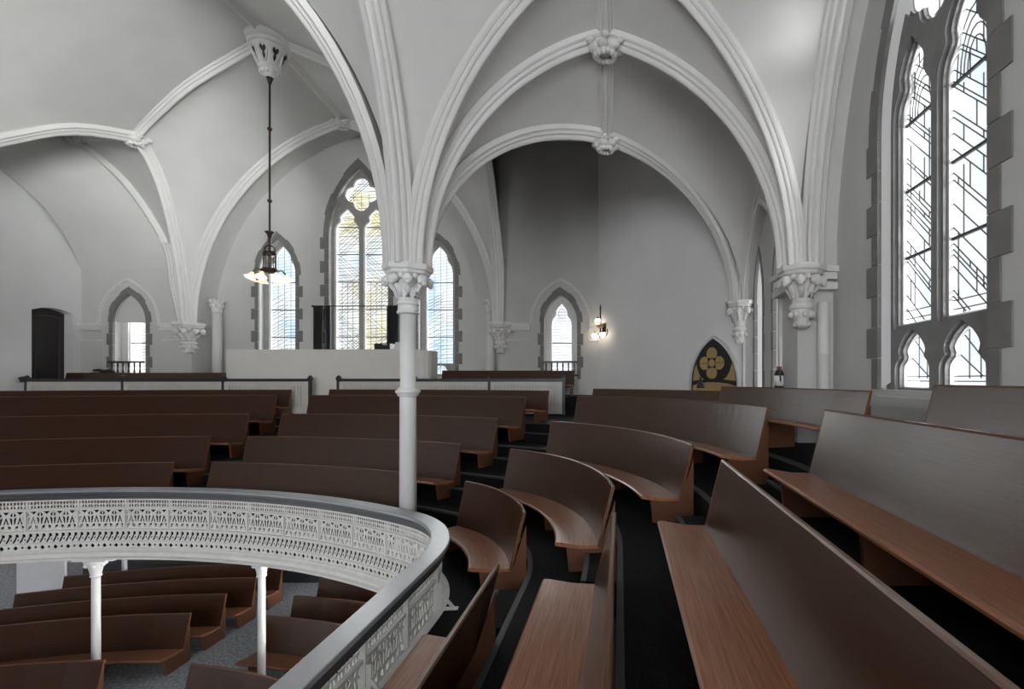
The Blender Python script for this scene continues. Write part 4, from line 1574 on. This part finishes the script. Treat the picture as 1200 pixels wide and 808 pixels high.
mb = MB(); mb.lathe(c, [(.05, 2.40), (.14, 2.43), (.165, 2.45), (.165, 2.49), (.14, 2.52), (.10, 2.52)], 20); mb.build('lower_ring', M['bronze'], ch, angle=40)
for k in range(8):
    a = k * math.pi / 4
    e = Vector((math.cos(a), math.sin(a), 0))
    mb = MB(); mb.tube([c + e * .12 + Vector((0, 0, 2.5)), c + e * .12 + Vector((0, 0, 2.83))], .010, 6); mb.build('cage_bar', M['bronze'], ch)
for k in range(6):
    a = k * math.pi / 3
    e = Vector((math.cos(a), math.sin(a), 0))
    mb = MB()
    mb.tube([c + e * .12 + Vector((0, 0, 2.88)), c + e * .11 + Vector((0, 0, 2.97)), c + e * .06 + Vector((0, 0, 3.03)), c + e * .02 + Vector((0, 0, 3.05))], .010, 6)
    mb.build('crown_loop', M['bronze'], ch)
mb = MB(); mb.tube([V(cx, cy, 3.2), V(cx, cy, 2.42)], .03); mb.build('core', M['bronze'], ch)
for k in range(8):
    a = k * math.pi / 4 + .2
    e = Vector((math.cos(a), math.sin(a), 0))
    mb = MB()
    mb.tube(catmull([c + e * .14 + Vector((0, 0, 2.45)), c + e * .24 + Vector((0, 0, 2.49)), c + e * .31 + Vector((0, 0, 2.42)), c + e * .33 + Vector((0, 0, 2.36))], 4), .010, 6)
    arm = mb.build('arm', M['bronze'], ch)
    mb = MB()                              # flared bell tilted outwards
    rows = []
    axd = (e * .45 + Vector((0, 0, -1))).normalized()
    sd = Vector((-e.y, e.x, 0)); up = axd.cross(sd)
    b0 = c + e * .325 + Vector((0, 0, 2.37))
    for q, r in ((0, .03), (.04, .045), (.08, .065), (.11, .085), (.135, .115)):
        rows.append([b0 + axd * q + (sd * math.cos(i * math.pi / 8) + up * math.sin(i * math.pi / 8)) * (r * (1 + (.10 if i % 2 and q > .1 else 0))) for i in range(16)])
    mb.grid(rows, True)
    sh = mb.build('shade', M['shade'], ch, smooth=True, fix=False)
    mb = MB(); mb.ball(b0 + axd * .085, .045, 1, 1, 1, 10, 7); mb.build('bulb', M['bulb'], sh, smooth=True)

# ------------------------------------------------------------------ wall lamp on the white corner wall
def cw(x, z, n): return mp_corner(x, z, n)
sx = .30
wl_ = empty('wall_lamp', cw(sx, 1.45, 0)); tag(wl_, 'small bronze wall lamp with three lit globes on the white corner wall', 'wall lamp')
mb = MB(); mb.tube([cw(sx, 1.20, .15), cw(sx, 2.0, .15)], .02); mb.ball(cw(sx, 1.22, .15), .04); mb.tube([cw(sx, 2.0, .15), cw(sx, 2.12, .15)], [.03, .006]); mb.build('stem', M['bronze'], wl_)
mb = MB(); mb.plate([(sx - .07, 1.35), (sx + .07, 1.35), (sx + .07, 1.6), (sx - .07, 1.6)], [], 0, .03, mp_corner); mb.tube([cw(sx, 1.5, 0), cw(sx, 1.5, .15)], .018); mb.build('back_plate', M['bronze'], wl_)
mb = MB(); mb.lathe(cw(sx, 1.5, .15) - Vector((0, 0, 0)), [(.05, -.05), (.12, 0), (.10, .04), (.04, .08)], 12); mb.build('collar', M['brass'], wl_, smooth=True)
mb = MB(); mb.tube(catmull([cw(sx, 1.3, .15), cw(sx + .2, 1.2, .16), cw(sx + .34, 1.28, .16), cw(sx + .33, 1.40, .16)], 5), .014); mb.build('scroll_arm', M['bronze'], wl_)
for dx, z in ((-.05, 1.66), (-.20, 1.25), (.17, 1.25)):
    mb = MB(); mb.tube([cw(sx, z + .03, .15), cw(sx + dx, z + .04, .2)], .012); mb.lathe(cw(sx + dx, z + .05, .2), [(.05, 0), (.04, .04), (.015, .06)], 10); ar = mb.build('arm', M['bronze'], wl_)
    mb = MB(); mb.ball(cw(sx + dx, z, .2), .085, 1, 1, .9); mb.build('globe', M['bulb'], ar, smooth=True)

# ------------------------------------------------------------------ gold quatrefoil panel
gx = CL - .68
gp = empty('quatrefoil_panel', cw(gx, -.9, 0)); tag(gp, 'black pointed panel with gold quatrefoil against the white corner wall', 'panel')
go = arch(gx, 1.30, -.9, -.12, .90, 14)
mb = MB(); mb.plate(go, [], .0, .06, mp_corner); mb.build('black_board', M['black'], gp)
mb = MB(); mb.plate(inset(go, -.05), [go], .0, .10, mp_corner); mb.build('surround', M['wall'], gp)
qz = .36
for k in range(4):
    a = k * math.pi / 2 + math.pi / 2
    ox, oz = gx - .05 + .205 * math.cos(a), qz + .205 * math.sin(a)
    for hf in (0, 1):
        pts = []
        for i in range(13):
            t_ = a - math.pi * .69 + math.pi * 1.38 * i / 12
            pts.append((ox + .142 * math.cos(t_), oz + .142 * math.sin(t_)))
        mid = 6
        seg = pts[:mid + 1] if hf == 0 else pts[mid:]
        inner = (gx - .05 + .10 * math.cos(a), qz + .10 * math.sin(a))
        sgn = -1 if hf == 0 else 1
        off = (-.006 * math.sin(a) * sgn, .006 * math.cos(a) * sgn)
        mb = MB(); mb.plate([(x + off[0], z + off[1]) for x, z in seg] + [(inner[0] + off[0], inner[1] + off[1])], [], .06, .07, mp_corner); mb.build('gold_petal', M['gold'], gp)
mb = MB(); mb.plate([(gx - .05 + .085 * math.cos(i * math.pi / 8), qz + .085 * math.sin(i * math.pi / 8)) for i in range(16)], [], .06, .07, mp_corner); mb.build('gold_centre', M['gold'], gp)
for sg in (-1, 1):
    pts = [(gx + sg * .60, -.03), (gx + sg * .55, .24), (gx + sg * .50, .34), (gx + sg * .44, .17), (gx + sg * .36, .05), (gx + sg * .27, .0)]
    mb = MB(); mb.plate(pts, [], .06, .07, mp_corner); mb.build('gold_spandrel', M['gold'], gp)
pts = [(gx - .60, -.88), (gx + .60, -.88), (gx + .60, -.14), (gx + .4, -.09), (gx + .1, -.06), (gx - .15, -.06), (gx - .42, -.09), (gx - .60, -.14)]
mb = MB(); mb.plate(pts, [], .06, .07, mp_corner); mb.build('gold_field', M['gold'], gp)
# dark object on the pew below it, extinguisher on the pier
t = empty('hand_bell', W(821, 452, 8.55)); tag(t, 'small black bell shape standing before the gold quatrefoil panel', 'bell')
p = W(821, 455, 8.62)
mb = MB(); mb.lathe(p, [(.075, 0), (.07, .04), (.05, .10), (.02, .13)], 14); mb.build('body', M['black'], t, smooth=True)
mb = MB(); mb.lathe(p, [(.018, .12), (.022, .17), (.012, .20)], 10); mb.build('grip', M['black'], t, smooth=True)
p = V(2.50, 7.62, -.13)
t = empty('fire_extinguisher', p); tag(t, 'small black fire extinguisher hanging on the right wall below the lancets', 'fire extinguisher')
mb = MB(); mb.lathe(p, [(.06, 0), (.075, .02), (.075, .22), (.05, .27), (.02, .29)], 14); mb.build('cylinder', M['black'], t, smooth=True)
mb = MB(); mb.lathe(p, [(.077, .03), (.077, .19)], 14); mb.build('label_band', M['white_thing'], t, smooth=True)
mb = MB(); mb.box(p + Vector((0, 0, .31)), (.04, .12, .05)); mb.build('valve', M['red'], t)
mb = MB(); mb.tube([p + Vector((0, .04, .31)), p + Vector((-.02, -.09, .30)), p + Vector((-.01, -.10, .1))], .014); mb.build('hose', M['black'], t)

# ------------------------------------------------------------------ ground floor under the gallery
LD = [-.42, 1.10, 1.92, 2.74, 3.58]
LN = ['nearest the gallery opening', 'second from the gallery opening', 'third from the gallery opening', 'fourth from the gallery opening', 'last before the dark dado']
for k, dk in enumerate(LD):
    def posl(s, d, dk=dk): return path(s, dk + d)
    f = (R1 + dk) / R1
    sl = find_s(-12.4, 7.2 + dk, dk); sr = find_s(-8.08, 8 + dk, dk)
    pew('pew', posl, sl, sr, -4.4, -5.3, 'ground floor walnut pew beside the white iron post, %s' % LN[k], 'ground floor pews on the iron post side', .60, s_range(sl, sr, .3))
    sl = find_s(-6.62, 8 + dk, dk); sr = find_s(-3.6, 7 + dk, dk)
    pew('pew', posl, sl, sr, -4.4, -5.3, 'ground floor walnut pew across the carpet aisle, %s' % LN[k], 'ground floor pews under the curving balustrade', .60, s_range(sl, sr, .3))
for x, y, r, lab in ((-8.80, 8.12, .056, 'white iron post with scrolled capital between the ground floor pews'),
                     (-6.02, 8.12, .054, 'white iron post with scrolled capital beside the ground floor carpet aisle'),
                     (-12.4, 12.1, .05, 'plain white iron post in the shade near the grey lower wall')):
    t = empty('iron_post', V(x, y, -5.3)); tag(t, lab, 'post', 'white iron posts under the gallery')
    c = V(x, y, 0)
    mb = MB(); mb.lathe(c, [(r * 1.1, -5.3), (r, -3.3), (r, -3.26)], 18); mb.build('shaft', M['column'], t, smooth=True)
    mb = MB(); mb.lathe(c, [(r, -3.32), (r * 1.4, -3.30), (r * 1.25, -3.26), (r * 1.6, -3.16), (r * 2.6, -3.06), (r * 2.7, -3.02)], 14)
    for k in range(6):
        q = k * math.pi / 3
        mb.ball(c + Vector((math.cos(q) * r * 2.1, math.sin(q) * r * 2.1, -3.10)), r * .65, 1, 1, 1, 7, 5)
    cpt = mb.build('capital', M['column'], t, angle=50)
    mb = MB(); mb.box(V(x, y, -3.0), (.56, .24, .04)); mb.box(V(x, y, -2.955), (.44, .28, .05))
    for sg in (-1, 1): mb.ball(V(x + sg * .30, y, -3.0), .045, 1, 2, 1, 8, 6)
    mb.build('bracket', M['column'], cpt)
t = empty('white_board', V(-13.6, 12.2, -5.3)); tag(t, 'plain white board leaning at the back of the ground floor', 'board')
mb = MB(); p0, p1 = W(21, 656, 11.0), W(77, 656, 11.0)
mb.box(Vector(((p0.x + p1.x) / 2, 11.0, E - 4.7)), (p1.x - p0.x, .05, 1.2)); mb.build('panel', M['white_thing'], t)
mb = MB(); mb.box(Vector(((p0.x + p1.x) / 2, 11.05, E - 5.28)), (p1.x - p0.x, .3, .04)); mb.build('foot', M['rail_dark'], t)
